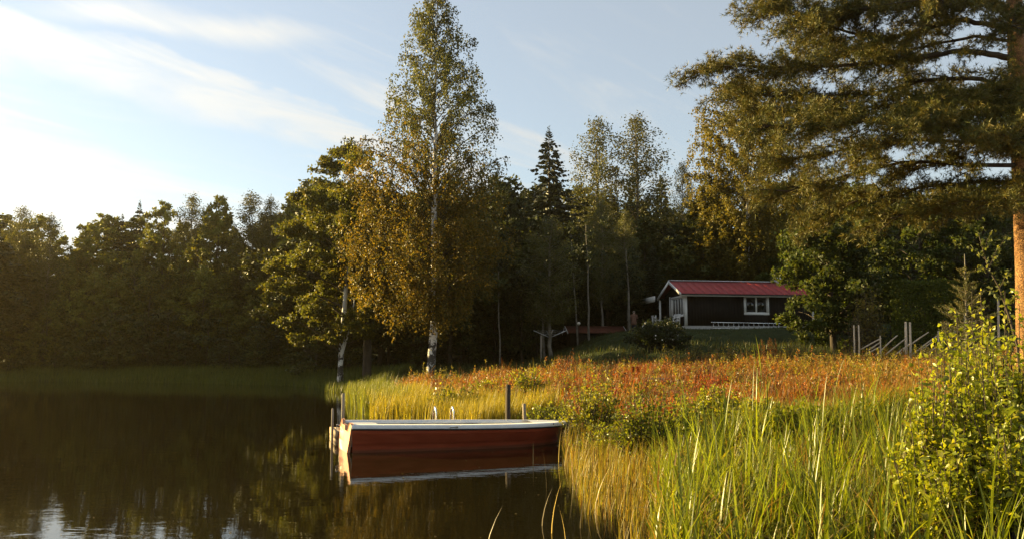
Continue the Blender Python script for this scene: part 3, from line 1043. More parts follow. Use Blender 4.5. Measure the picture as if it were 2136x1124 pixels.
# ------------------------------------------------------------------ the pine
def make_pine():
    r = rng_(61)
    d = 21.0
    b = at(2142, 760, d)
    gz = g1(b[0], d)
    base = np.array((b[0], d, gz))
    t = thing('pine_tree', 'large pine with sunlit orange trunk and long boughs reaching over the meadow', 'tree', base)
    tb = MB()
    tp = np.array([at(px, py, d) for px, py in ((2146, 900), (2143, 700), (2140, 560), (2134, 420), (2128, 300), (2122, 160), (2116, 20), (2112, -120), (2108, -300))]) - base
    tp[0] = (tp[1][0], 0, -0.4)
    tb.tube(tp, np.array((0.30, 0.25, 0.235, 0.225, 0.215, 0.20, 0.185, 0.16, 0.10)), 12)
    tb.build('trunk', MATS['pine_bark'], t, smooth=True)
    limbs = [  # pixel polyline of a bough, depth change along it, bough radius
        ([(2118, 60), (2080, 55), (2000, 40), (1930, 62), (1840, 85), (1740, 60), (1640, 25), (1590, 10)], -0.6, 0.075),
        ([(2120, 125), (2060, 112), (1990, 106), (1900, 125), (1800, 135), (1680, 140), (1560, 138), (1475, 140)], -1.2, 0.085),
        ([(2116, 20), (2000, -20), (1850, -30), (1700, -20), (1600, -5)], 0.8, 0.06),
        ([(2124, 200), (2040, 160), (1920, 170), (1830, 195), (1720, 215), (1620, 205), (1530, 190)], 1.5, 0.07),
        ([(2126, 265), (2040, 235), (1930, 235), (1800, 255), (1690, 260), (1590, 262)], -2.2, 0.065),
        ([(2128, 300), (2030, 300), (1900, 290), (1780, 310), (1680, 330), (1600, 330)], 2.0, 0.06),
        ([(2130, 345), (2020, 345), (1900, 335), (1790, 360), (1690, 385), (1640, 400)], -1.5, 0.06),
        ([(2132, 385), (2040, 380), (1930, 390), (1830, 410), (1750, 430), (1700, 450)], 1.0, 0.05),
        ([(2130, 330), (2070, 300), (2000, 270), (1930, 262), (1860, 260)], -3.2, 0.05),
        ([(2126, 240), (2070, 225), (2010, 200), (1950, 205), (1900, 215)], 2.6, 0.05),
        ([(2120, 150), (2090, 170), (2040, 200), (2000, 205)], -2.0, 0.04),
        ([(2114, -20), (2050, -10), (1990, 5), (1930, 0)], -2.5, 0.05),
        ([(2134, 420), (2060, 415), (1990, 425), (1920, 445), (1860, 455)], -1.0, 0.045),
        ([(2120, 90), (2040, 75), (1960, 90), (1880, 110), (1790, 100), (1700, 95)], 1.8, 0.05),
        ([(2125, 230), (2010, 205), (1890, 215), (1770, 230), (1660, 235), (1560, 215)], -0.4, 0.06),
        ([(2116, 30), (2030, 0), (1900, 10), (1780, 20), (1690, 45)], -1.6, 0.05),
        ([(2126, 200), (2120, 215), (2100, 240), (2085, 270)], -3.0, 0.04),
        ([(2116, 20), (2122, 30), (2110, 50), (2125, 60)], -2.6, 0.04),
        ([(2132, 370), (2120, 380), (2090, 400), (2060, 430)], -2.6, 0.04),
        ([(2114, 0), (2180, -30), (2280, -40), (2380, 0)], 1.0, 0.06),
        ([(2122, 160), (2190, 140), (2300, 150), (2400, 170)], -1.0, 0.06),
        ([(2128, 300), (2200, 290), (2300, 300), (2380, 330)], 1.0, 0.05),
        ([(2130, 330), (2140, 320), (2130, 300), (2110, 290)], -4.0, 0.05),
        ([(2124, 200), (2130, 190), (2150, 180), (2160, 190)], 4.0, 0.05),
    ]
    P, A = [], []
    lb = MB()
    for px_line, dz, rad in limbs:
        n = len(px_line)
        L = np.array([at(px, py, d + dz * (k / (n - 1)) ** 0.8 + (0 if k == 0 else r.normal() * 0.08)) for k, (px, py) in enumerate(px_line)]) - base
        tt = np.linspace(0, n - 1, n * 4)
        S = np.stack([np.interp(tt, np.arange(n), L[:, k]) for k in range(3)], 1)
        S[1:-1] = (S[:-2] + S[1:-1] * 2 + S[2:]) / 4
        S[1:-1] += r.normal(size=(len(S) - 2, 3)) * 0.012
        lb.tube(S, np.linspace(rad, 0.012, len(S)), 6, False)
        seg = np.linalg.norm(np.diff(S, axis=0), axis=1)
        cum = np.concatenate([[0], np.cumsum(seg)])
        tot = cum[-1]
        f = max(0.35, 0.16 * tot)
        while f < tot:
            p = np.array([np.interp(f, cum, S[:, k]) for k in range(3)])
            tan = unit(np.array([np.interp(min(f + 0.2, tot), cum, S[:, k]) for k in range(3)]) - p + np.array((-1e-4, 0, 0)))
            rel = f / tot
            if r.uniform() < 0.35 + 0.8 * rel:
                lat = unit(np.cross(tan, (0, 0, 1))) * r.choice((-1, 1))
                dirn = unit(tan * r.uniform(0.4, 1.0) + lat * r.uniform(0.25, 1.0) + np.array((0, 0, r.uniform(-0.45, 0.45))))
                ln = r.uniform(0.5, 1.35) * (0.6 + 0.6 * (1 - abs(rel - 0.55)))
                m = 6
                ts = np.linspace(0, 1, m)[:, None]
                B = p + dirn * ln * ts + np.array((0, 0, -0.18 * ln)) * ts ** 2 + np.array((0, 0, 0.10)) * ts ** 4
                lb.tube(B, np.linspace(0.018, 0.006, m), 4, False)
                q = 0.10
                while q < 1.0:
                    pp = p + dirn * ln * q + np.array((0, 0, -0.18 * ln * q * q))
                    for _ in range(4):
                        sd = unit(dirn + rand_dir(r, 1)[0] * 0.95 + np.array((0, 0, 0.12)))
                        l2 = r.uniform(0.10, 0.30)
                        for e in (0.45, 1.0):
                            P.append(pp + sd * l2 * e)
                            A.append(sd)
                    q += 0.105 / ln
            f += r.uniform(0.07, 0.14)
    P, A = np.array(P), np.array(A)
    K = 9
    n = len(P)
    Pk, Ak = np.repeat(P, K, 0), np.repeat(A, K, 0)
    D = unit(Ak * 0.75 + rand_dir(r, n * K))
    S = unit(np.cross(D, rand_dir(r, n * K)))
    ln = r.uniform(0.09, 0.15, n * K)[:, None]
    wd = r.uniform(0.0055, 0.009, n * K)[:, None]
    V = np.stack([Pk - S * wd, Pk + S * wd, Pk + D * ln], 1).reshape(-1, 3)
    col = np.repeat(mixcol(r, n, [(0.120, 0.108, 0.018), (0.095, 0.095, 0.018), (0.070, 0.078, 0.017), (0.155, 0.120, 0.019)], None, 0.25), K, 0)
    nb = MB()
    nb.add(V, np.arange(n * K * 3).reshape(-1, 3), np.repeat(col, 3, 0))
    lb.build('bough', MATS['bark'], t, smooth=True)
    nb.build('needles', MATS['needle'], t)
    print('pine tufts', n)


make_pine()


# ------------------------------------------------------------------ cabin
def make_cabin():
    t = thing('cabin', 'small dark cabin with red metal roof and white trim on the rise', 'cabin', tuple(CABIN), CABIN_ROT)
    wh, dk = MATS['white_paint'], MATS['dark_board']
    L, Dp, Z0, Z1, RZ = 9.2, 4.0, 0.25, 2.47, 3.32
    b = MB(); b.box((0.02, 0.02, -0.6), (L - 0.02, Dp - 0.02, Z0)); b.build('plinth', MATS['concrete'], t)
    # long wall as a shell with a real window opening
    WX0, WX1, WZ0, WZ1 = 4.28, 5.82, 1.12, 2.22
    b = MB()
    b.box((0, 0, Z0), (WX0, 0.12, Z1)); b.box((WX1, 0, Z0), (L, 0.12, Z1))
    b.box((WX0, 0, Z0), (WX1, 0.12, WZ0)); b.box((WX0, 0, WZ1), (WX1, 0.12, Z1))
    x = 0.14
    while x < L:                                  # cover battens
        if not (WX0 - 0.12 < x < WX1 + 0.12):
            b.box((x, -0.022, Z0 + 0.003), (x + 0.045, -0.0005, Z1 - 0.003))
        else:
            b.box((x, -0.022, Z0 + 0.003), (x + 0.045, -0.0005, WZ0 - 0.10))
        x += 0.21
    b.build('wall', dk, t)
    # gable wall with band window and door opening
    GY0, GY1, GZ0, GZ1 = 0.30, 2.45, 0.98, 2.16
    b = MB()
    b.box((0, 0.12, Z0), (0.12, GY0, Z1)); b.box((0, GY0, Z0), (0.12, GY1, GZ0)); b.box((0, GY0, GZ1), (0.12, GY1, Z1))
    b.box((0, GY1, Z0), (0.12, 2.95, Z1)); b.box((0, 2.95, 2.25), (0.12, Dp, Z1))
    V = [(-0.002, -0.0, Z1), (-0.002, Dp, Z1), (-0.002, Dp / 2, RZ - 0.12), (0.12, 0, Z1), (0.12, Dp, Z1), (0.12, Dp / 2, RZ - 0.12)]
    b.add(V, [np.array([(0, 2, 1), (3, 4, 5)]), np.array([(0, 1, 4, 3), (1, 2, 5, 4), (2, 0, 3, 5)])])
    y = 0.2
    while y < Dp:
        top = Z1 + (RZ - 0.12 - Z1) * (1 - abs(y - Dp / 2) / (Dp / 2)) - 0.06
        lo = GZ1 + 0.12 if GY0 - 0.1 < y < GY1 + 0.1 else (Z0 if y < 2.85 else 2.28)
        if top > lo:
            b.box((-0.024, y, lo), (-0.0025, y + 0.045, top))
        y += 0.21
    b.build('wall', dk, t)
    b = MB()
    b.box((0.12, Dp - 0.12, Z0), (L, Dp, Z1)); b.box((L - 0.12, 0.12, Z0), (L, Dp - 0.12, Z1)); b.box((0.12, 0.12, Z0 - 0.01), (L - 0.12, Dp - 0.12, Z0 + 0.05))
    V = [(L, 0, Z1), (L, Dp, Z1), (L, Dp / 2, RZ - 0.12)]
    b.add(V, np.array([(0, 1, 2)]))
    b.build('wall', dk, t)
    b = MB(); b.box((0.30, 3.0, Z0), (0.36, 3.95, 2.2)); b.build('door', dk, t)
    # roof
    ov, og = 0.38, 0.40
    sl = (RZ - Z1) / (Dp / 2)

    def roof_side(sgn):
        m = MB()
        y0 = -ov if sgn < 0 else Dp + ov
        z0 = Z1 - sl * ov + 0.03
        yr = Dp / 2
        n = 18
        for i in range(n):
            xa = -og + (L + 2 * og) * i / n
            xb = -og + (L + 2 * og) * (i + 1) / n
            V = [(xa, y0, z0), (xb, y0, z0), (xb, yr, RZ + 0.03), (xa, yr, RZ + 0.03), (xa, y0, z0 + 0.045), (xb, y0, z0 + 0.045), (xb, yr, RZ + 0.075), (xa, yr, RZ + 0.075)]
            m.add(V, [(0, 3, 2, 1), (4, 5, 6, 7), (0, 1, 5, 4), (1, 2, 6, 5), (2, 3, 7, 6), (3, 0, 4, 7)])
            m.bar((xa + 0.01, y0, z0 + 0.048), (xa + 0.01, yr, RZ + 0.078), 0.025, 0.014)
        return m
    rf = roof_side(-1).build('roof', MATS['red_roof'], t)
    roof_side(1).build('roof', MATS['red_roof'], t)
    m = MB(); m.bar((-og - 0.01, Dp / 2, RZ + 0.11), (L + og + 0.01, Dp / 2, RZ + 0.11), 0.24, 0.05); m.build('ridge_cap', MATS['grey_white'], rf)
    m = MB(); m.box((7.5, 1.7, RZ - 0.1), (8.1, 2.3, RZ + 0.62)); m.box((7.44, 1.64, RZ + 0.62), (8.16, 2.36, RZ + 0.70)); m.build('chimney', MATS['grey_white'], rf)
    # barge boards and fascia
    for xg in (-og - 0.02, L + og + 0.02):
        for y0 in (-ov - 0.03, Dp + ov + 0.03):
            m = MB(); m.bar((xg, y0, Z1 - sl * ov - 0.035), (xg, Dp / 2, RZ - 0.02), 0.035, 0.20, up=(1, 0, 0) if False else (0, 0, 1)); m.build('barge_board', wh, t)
    m = MB(); m.box((-og, -ov - 0.035, Z1 - sl * ov - 0.12), (L + og, -ov - 0.005, Z1 - sl * ov + 0.02)); m.build('fascia_board', wh, t)
    m = MB(); m.tube([(-og, -ov - 0.085, Z1 - sl * ov + 0.0), (L + og, -ov - 0.085, Z1 - sl * ov - 0.02)], 0.045, 8); m.build('gutter', MATS['dark_rubber'], t)
    # corner boards
    for a, q in (((-0.03, -0.03, Z0), (0.14, 0.0 - 0.0235, Z1 - 0.08)), ((-0.03, -0.0235, Z0), (-0.0255, 0.13, Z1 - 0.08))):
        m = MB(); m.box(a, q); m.build('corner_board', wh, t)
    m = MB(); m.box((L - 0.14, -0.03, Z0), (L + 0.03, -0.0235, Z1 - 0.08)); m.build('corner_board', wh, t)
    # windows
    def window(axis_, a0, a1, z0, z1, lights, face):
        w = MB()
        fr = 0.13
        def put(m, p0, p1, zz0, zz1, f0, f1):
            if axis_ == 'x':
                m.box((p0, f0, zz0), (p1, f1, zz1))
            else:
                m.box((f0, p0, zz0), (f1, p1, zz1))
        f0, f1 = face
        put(w, a0 - fr, a1 + fr, z1, z1 + fr, f0, f1); put(w, a0 - fr, a1 + fr, z0 - fr, z0, f0 - 0.02, f1)
        put(w, a0 - fr, a0, z0, z1, f0, f1); put(w, a1, a1 + fr, z0, z1, f0, f1)
        o = w.build('window', wh, t)
        st = (a1 - a0) / lights
        for i in range(lights):
            p0, p1 = a0 + st * i, a0 + st * (i + 1)
            s = MB()
            sw = 0.055
            g0, g1_ = f1 + 0.002, f1 + 0.04
            put(s, p0, p1, z0, z0 + sw, g0, g1_); put(s, p0, p1, z1 - sw, z1, g0, g1_)
            put(s, p0, p0 + sw, z0 + sw, z1 - sw, g0, g1_); put(s, p1 - sw, p1, z0 + sw, z1 - sw, g0, g1_)
            s.build('frame', wh, o)
            g = MB(); put(g, p0 + sw, p1 - sw, z0 + sw, z1 - sw, g0 + 0.014, g0 + 0.02); g.build('pane', MATS['window_glass'], o)
    window('x', WX0, WX1, WZ0, WZ1, 2, (-0.05, 0.0))
    window('y', GY0, GY1, GZ0, GZ1, 4, (-0.06, 0.0))
    m = MB(); m.box((-0.05, 2.80, 0.25), (0.0 - 0.026, 2.94, 2.35)); m.build('door_trim', wh, t)
    m = MB(); m.tube([(-0.25, 4.35, -0.2), (-0.25, 4.35, 2.24)], 0.075, 8); m.build('porch_post', wh, t)
    # rear wing with a flat porch roof and a wide white fascia
    m = MB(); m.box((0.9, 4.02, -0.3), (4.2, 8.3, 2.2)); m.build('wing_wall', dk, t)
    m = MB(); m.box((-0.28, 4.05, 2.2), (4.4, 8.7, 2.28)); m.build('porch_roof', MATS['dark_rubber'], t)
    m = MB(); m.box((-0.33, 5.35, 2.18), (-0.28, 8.72, 2.60)); m.build('porch_fascia', wh, t)
    m = MB(); m.tube([(-0.2, 8.5, -1.0), (-0.2, 8.5, 2.2)], 0.06, 8); m.build('porch_post', MATS['bark'], t)
    m = MB(); m.box((-1.9, 0.3, -0.5), (-0.05, 4.6, 0.10)); m.build('porch_deck', MATS['old_wood'], t)
    return t


cabin = make_cabin()
CM = np.array([[math.cos(CABIN_ROT), -math.sin(CABIN_ROT)], [math.sin(CABIN_ROT), math.cos(CABIN_ROT)]])


def cabin_pt(x, y, z=0.0):
    p = CM @ np.array((x, y))
    return (CABIN[0] + p[0], CABIN[1] + p[1], CABIN[2] + z)


# ladder on its side along the plinth
t = thing('ladder', 'long pale ladder lying on its side along the cabin wall', 'ladder', cabin_pt(1.6, -0.62, 0.0), CABIN_ROT)
gl = g1(*cabin_pt(4.2, -0.62)[:2]) - CABIN[2]
for zz, yy in ((0.06, 0.0), (0.47, 0.16)):
    m = MB(); m.bar((0, yy, gl + zz), (4.95, yy, gl + zz - 0.05), 0.035, 0.06); m.build('rail', MATS['steel'], t)
for k in range(14):
    xx = 0.15 + k * 0.355
    m = MB(); m.tube([(xx, 0.0, gl + 0.06), (xx, 0.16, gl + 0.45)], 0.018, 6); m.build('rung', MATS['steel'], t)


# white garden chairs
def garden_chair(loc, rz, label):
    t = thing('garden_chair', label, 'chair', loc, rz, 'white slatted chairs on the porch')
    wm = MATS['white_paint']
    for x in (-0.27, 0.27):
        for y, h in ((-0.24, 0.62), (0.24, 0.95)):
            m = MB(); m.bar((x, y, 0), (x, y + (0.10 if y > 0 else 0), h), 0.05, 0.05, up=(0, 1, 0)); m.build('leg', wm, t)
        m = MB(); m.bar((x, -0.30, 0.635), (x, 0.29, 0.635), 0.07, 0.03); m.build('armrest', wm, t)
    for k in range(5):
        m = MB(); m.bar((-0.25, -0.22 + k * 0.11, 0.43), (0.25, -0.22 + k * 0.11, 0.43), 0.085, 0.022); m.build('seat_slat', wm, t)
    for k in range(5):
        z = 0.52 + k * 0.10
        m = MB(); m.bar((-0.25, 0.24 + z * 0.10, z), (0.25, 0.24 + z * 0.10, z), 0.02, 0.065); m.build('back_slat', wm, t)
    return t


garden_chair(cabin_pt(-0.55, 0.75, 0.10), CABIN_ROT + R_(-70), 'white slatted garden chair standing nearer the cabin corner')
garden_chair(cabin_pt(-0.9, 2.9, 0.10), CABIN_ROT + R_(100), 'white garden chair half hidden by the porch post')

# low shed with rusty roof
sp = at(1240, 700, 62)
sgz = at(1240, 680, 62)[2]
t = thing('shed', 'low shed with rusty red roof half hidden behind the grassy rise', 'shed', (sp[0] - 1.9, 62, sgz), R_(6))
m = MB(); m.box((0.1, -0.6, -1.8), (3.9, 1.4, -0.42)); m.build('wall', MATS['dark_board'], t)
m = MB()
m.add([(0.1, -0.6, -0.42), (0.1, 1.4, -0.42), (0.1, 0.4, 0.0)], np.array([(0, 2, 1)])); m.add([(3.9, -0.6, -0.42), (3.9, 1.4, -0.42), (3.9, 0.4, 0.0)], np.array([(0, 1, 2)]))
m.build('gable', MATS['dark_board'], t)
for y0 in (-0.85, 1.65):
    m = MB(); m.bar((2.0, y0, -0.50), (2.0, 0.4, 0.02), 4.3, 0.05); m.build('roof', MATS['rust_roof'], t)
    for xx in (-0.17, 4.17):
        m = MB(); m.bar((xx, y0, -0.53), (xx, 0.4, -0.01), 0.035, 0.12); m.build('barge_board', MATS['white_paint'], t)

# rotary clothes dryer
hub = at(1147, 703, 58)
hg = g1(hub[0], 58)
t = thing('clothes_dryer', 'grey rotary clothes dryer with raised arms at the wood edge', 'clothes dryer', (hub[0], 58, hg))
hz = hub[2] - hg
m = MB(); m.tube([(0, 0, -0.2), (0, 0, hz + 0.25)], 0.03, 8); m.build('pole', MATS['grey_white'], t)
for a in (8, 98, 188, 278):
    c, s = math.cos(R_(a)), math.sin(R_(a))
    m = MB(); m.bar((c * 0.03, s * 0.03, hz), (c * 1.12, s * 1.12, hz + 0.46), 0.035, 0.05); m.build('arm', MATS['grey_white'], t)
for k in range(3):
    rr = 0.5 + 0.28 * k
    for a in (8, 98, 188, 278):
        p = [(math.cos(R_(q)) * rr, math.sin(R_(q)) * rr, hz + 0.46 * rr / 1.12) for q in (a, a + 90)]
        m = MB(); m.tube(p, 0.004, 3, False); m.build('line', MATS['grey_white'], t)
pp = at(1128, 700, 57)
pg = g1(pp[0], 57)
t = thing('wooden_post', 'short pale post standing under the arm of the clothes dryer', 'post', (pp[0], 57, pg))
m = MB(); m.bar((0, 0, -0.2), (0.03, 0, pp[2] - pg), 0.12, 0.1, up=(0, 1, 0)); m.build('shaft', MATS['old_wood'], t)
m = MB(); m.bar((0.03, 0, pp[2] - pg), (0.032, 0, pp[2] - pg + 0.04), 0.17, 0.15, up=(0, 1, 0)); m.build('cap', MATS['old_wood'], t)

# round lamp on a thin post
lp = at(1207, 674, 60)
lg = g1(lp[0], 60)
t = thing('garden_lamp', 'pale round lamp on a thin post behind the low rusty roof', 'lamp', (lp[0], 60, lg))
m = MB(); m.tube([(0, 0, -0.2), (0, 0, lp[2] - lg - 0.1)], 0.025, 6); m.build('post', MATS['bark'], t)
m = MB()
a = np.linspace(0.25, math.pi, 8)
m.tube([(0, 0, lp[2] - lg - math.cos(q) * 0.12) for q in np.linspace(0.2, math.pi - 0.02, 9)], [math.sin(q) * 0.12 + 0.004 for q in np.linspace(0.2, math.pi - 0.02, 9)], 12)
m.build('globe', MATS['lamp_glass'], t, smooth=True)


# person left of the cabin
def make_person():
    dd = 56.3
    p = at(1322, 652, dd)
    gz = g1(p[0], dd)
    t = thing('person', 'person in a brown coat standing between the white-flowered shrub and the cabin porch', 'person', (p[0], dd, gz), R_(75))
    J = {'pelvis': (0, 0, 0.92), 'chest': (0.03, 0, 1.22), 'neck': (0.07, 0, 1.42), 'head': (0.10, 0, 1.53), 'top': (0.10, 0, 1.63)}
    for s, n in ((1, 'l'), (-1, 'r')):
        J['hip' + n] = (0, 0.09 * s, 0.86); J['kne' + n] = (0.05 * s + 0.03, 0.10 * s, 0.48); J['ank' + n] = (0.04 * s - 0.02, 0.10 * s, 0.08); J['toe' + n] = (0.04 * s + 0.13, 0.11 * s, 0.04)
        J['sho' + n] = (0.05, 0.18 * s, 1.36); J['elb' + n] = (0.06, 0.23 * s, 1.10); J['wri' + n] = (0.20, 0.19 * s, 0.96); J['han' + n] = (0.27, 0.17 * s, 0.93)
    E = [('pelvis', 'chest'), ('chest', 'neck'), ('neck', 'head'), ('head', 'top')]
    for n in 'lr':
        E += [('pelvis', 'hip' + n), ('hip' + n, 'kne' + n), ('kne' + n, 'ank' + n), ('ank' + n, 'toe' + n), ('chest', 'sho' + n), ('sho' + n, 'elb' + n), ('elb' + n, 'wri' + n), ('wri' + n, 'han' + n)]
    Rr = dict(pelvis=.13, chest=.13, neck=.055, head=.09, top=.06)
    for n in 'lr':
        Rr.update({'hip' + n: .085, 'kne' + n: .06, 'ank' + n: .045, 'toe' + n: .04, 'sho' + n: .06, 'elb' + n: .045, 'wri' + n: .032, 'han' + n: .03})
    ks = list(J)
    me = bpy.data.meshes.new('body')
    me.from_pydata([J[k] for k in ks], [(ks.index(a), ks.index(b)) for a, b in E], [])
    me.materials.append(MATS['skin'])
    o = link('body', me, t)
    sk = o.modifiers.new('skin', 'SKIN')
    for i, k in enumerate(ks):
        me.skin_vertices[0].data[i].radius = (Rr[k], Rr[k])
    me.skin_vertices[0].data[0].use_root = True
    sub = o.modifiers.new('sub', 'SUBSURF'); sub.levels = 1; sub.render_levels = 1
    m = MB()
    m.tube([(-0.01, 0, 0.55), (0, 0, 0.75), (0, 0, 0.95), (0.02, 0, 1.15), (0.05, 0, 1.36), (0.065, 0, 1.42)], [0.235, 0.215, 0.185, 0.19, 0.17, 0.075], 14)
    m.build('coat', MATS['cloth_brown'], t, smooth=True)
    for n, s in (('l', 1), ('r', -1)):
        m = MB(); m.tube([J['sho' + n], J['elb' + n], J['wri' + n]], [0.085, 0.07, 0.055], 10); m.build('sleeve', MATS['cloth_brown'], t, smooth=True)
        m = MB(); m.tube([J['hip' + n], J['kne' + n], J['ank' + n]], [0.11, 0.085, 0.07], 10); m.build('trouser_leg', MATS['cloth_dark'], t, smooth=True)
    m = MB()
    q = np.linspace(0.15, 1.75, 7)
    m.tube([(0.085, 0, 1.545 + math.cos(k) * 0.115) for k in q], [math.sin(k) * 0.112 for k in q], 12)
    m.build('hair', MATS['hair'], t, smooth=True)
    t.scale = (0.84, 0.84, 0.84)
    return t, dd, gz


person, pd, pgz = make_person()
# white trestle beside the person
tp_ = at(1346, 686, pd - 0.8)
tg = g1(tp_[0], pd - 0.8)
t = thing('trestle', 'small white folding trestle with splayed legs beside the person', 'trestle', (tp_[0], pd - 0.8, tg))
for yy in (-0.3, 0.3):
    for xx in (-0.3, 0.3):
        m = MB(); m.bar((xx, yy, -0.05), (0, yy, 0.55), 0.05, 0.05, up=(0, 1, 0)); m.build('leg', MATS['white_paint'], t)
m = MB(); m.bar((0, -0.38, 0.56), (0, 0.38, 0.56), 0.09, 0.05); m.build('top_rail', MATS['white_paint'], t)


# ------------------------------------------------------------------ pole fence
def make_fence():
    dF = 36.0
    o = at(1860, 745, dF)
    t = thing('pole_fence', 'weathered roundpole fence with slanting rails beside the clipped hedge', 'fence', (o[0], dF, 0))
    k = dF / F_PX
    w = MATS['fence_wood']

    def pt(px, py, dd=0.0):
        return at(px, py, dF + dd) - np.array((o[0], dF, 0))
    for px, y0, y1, rad, dd in ((1781, 678, 760, 0.035, 0.3), (1791, 678, 760, 0.035, -0.1), (1836, 700, 770, 0.03, -0.2), (1889, 671, 775, 0.06, 0.3), (1898, 672, 775, 0.05, -0.3), (1957, 690, 780, 0.035, -0.25),
                                (2013, 655, 780, 0.06, 0.0), (2082, 620, 780, 0.05, 0.1)):
        p, q = pt(px, y0, dd), pt(px + 1.5, y1, dd)
        q[2] = min(q[2], g1(q[0] + o[0], dF + dd) - 0.15)
        m = MB(); m.tube([q, (p + q) / 2 + (0.01, 0, 0), p, p + (0, 0, 0.015)], [rad, rad * 0.95, rad * 0.85, rad * 0.3], 8); m.build('post', w, t, smooth=False)
    for a, b in (((1796, 728), (1838, 705)), ((1812, 730), (1838, 712)), ((1826, 742), (1846, 722)), ((1843, 725), (1872, 699)), ((1846, 740), (1890, 705)), ((1878, 738), (1898, 715)), ((1900, 718), (1937, 692)),
                 ((1899, 742), (1958, 697)), ((1913, 752), (1958, 720)), ((1935, 752), (1962, 735)), ((1964, 714), (1994, 690)), ((1966, 732), (1994, 712)), ((1968, 752), (2010, 722)), ((1990, 735), (2040, 696)), ((2030, 740), (2078, 700)), ((1800, 742), (1836, 722)), ((1862, 744), (1890, 722)), ((1918, 730), (1956, 706)), ((1972, 742), (2008, 716))):
        m = MB(); P = curve_pts(pt(*a), pt(*b), 0.01, 5, rng_(a[0]), 0.006); m.tube(P, [0.028, 0.03, 0.028, 0.026, 0.022], 7); m.build('rail', w, t)
    return t


make_fence()

# ------------------------------------------------------------------ boat
BOAT_ROT = R_(19)


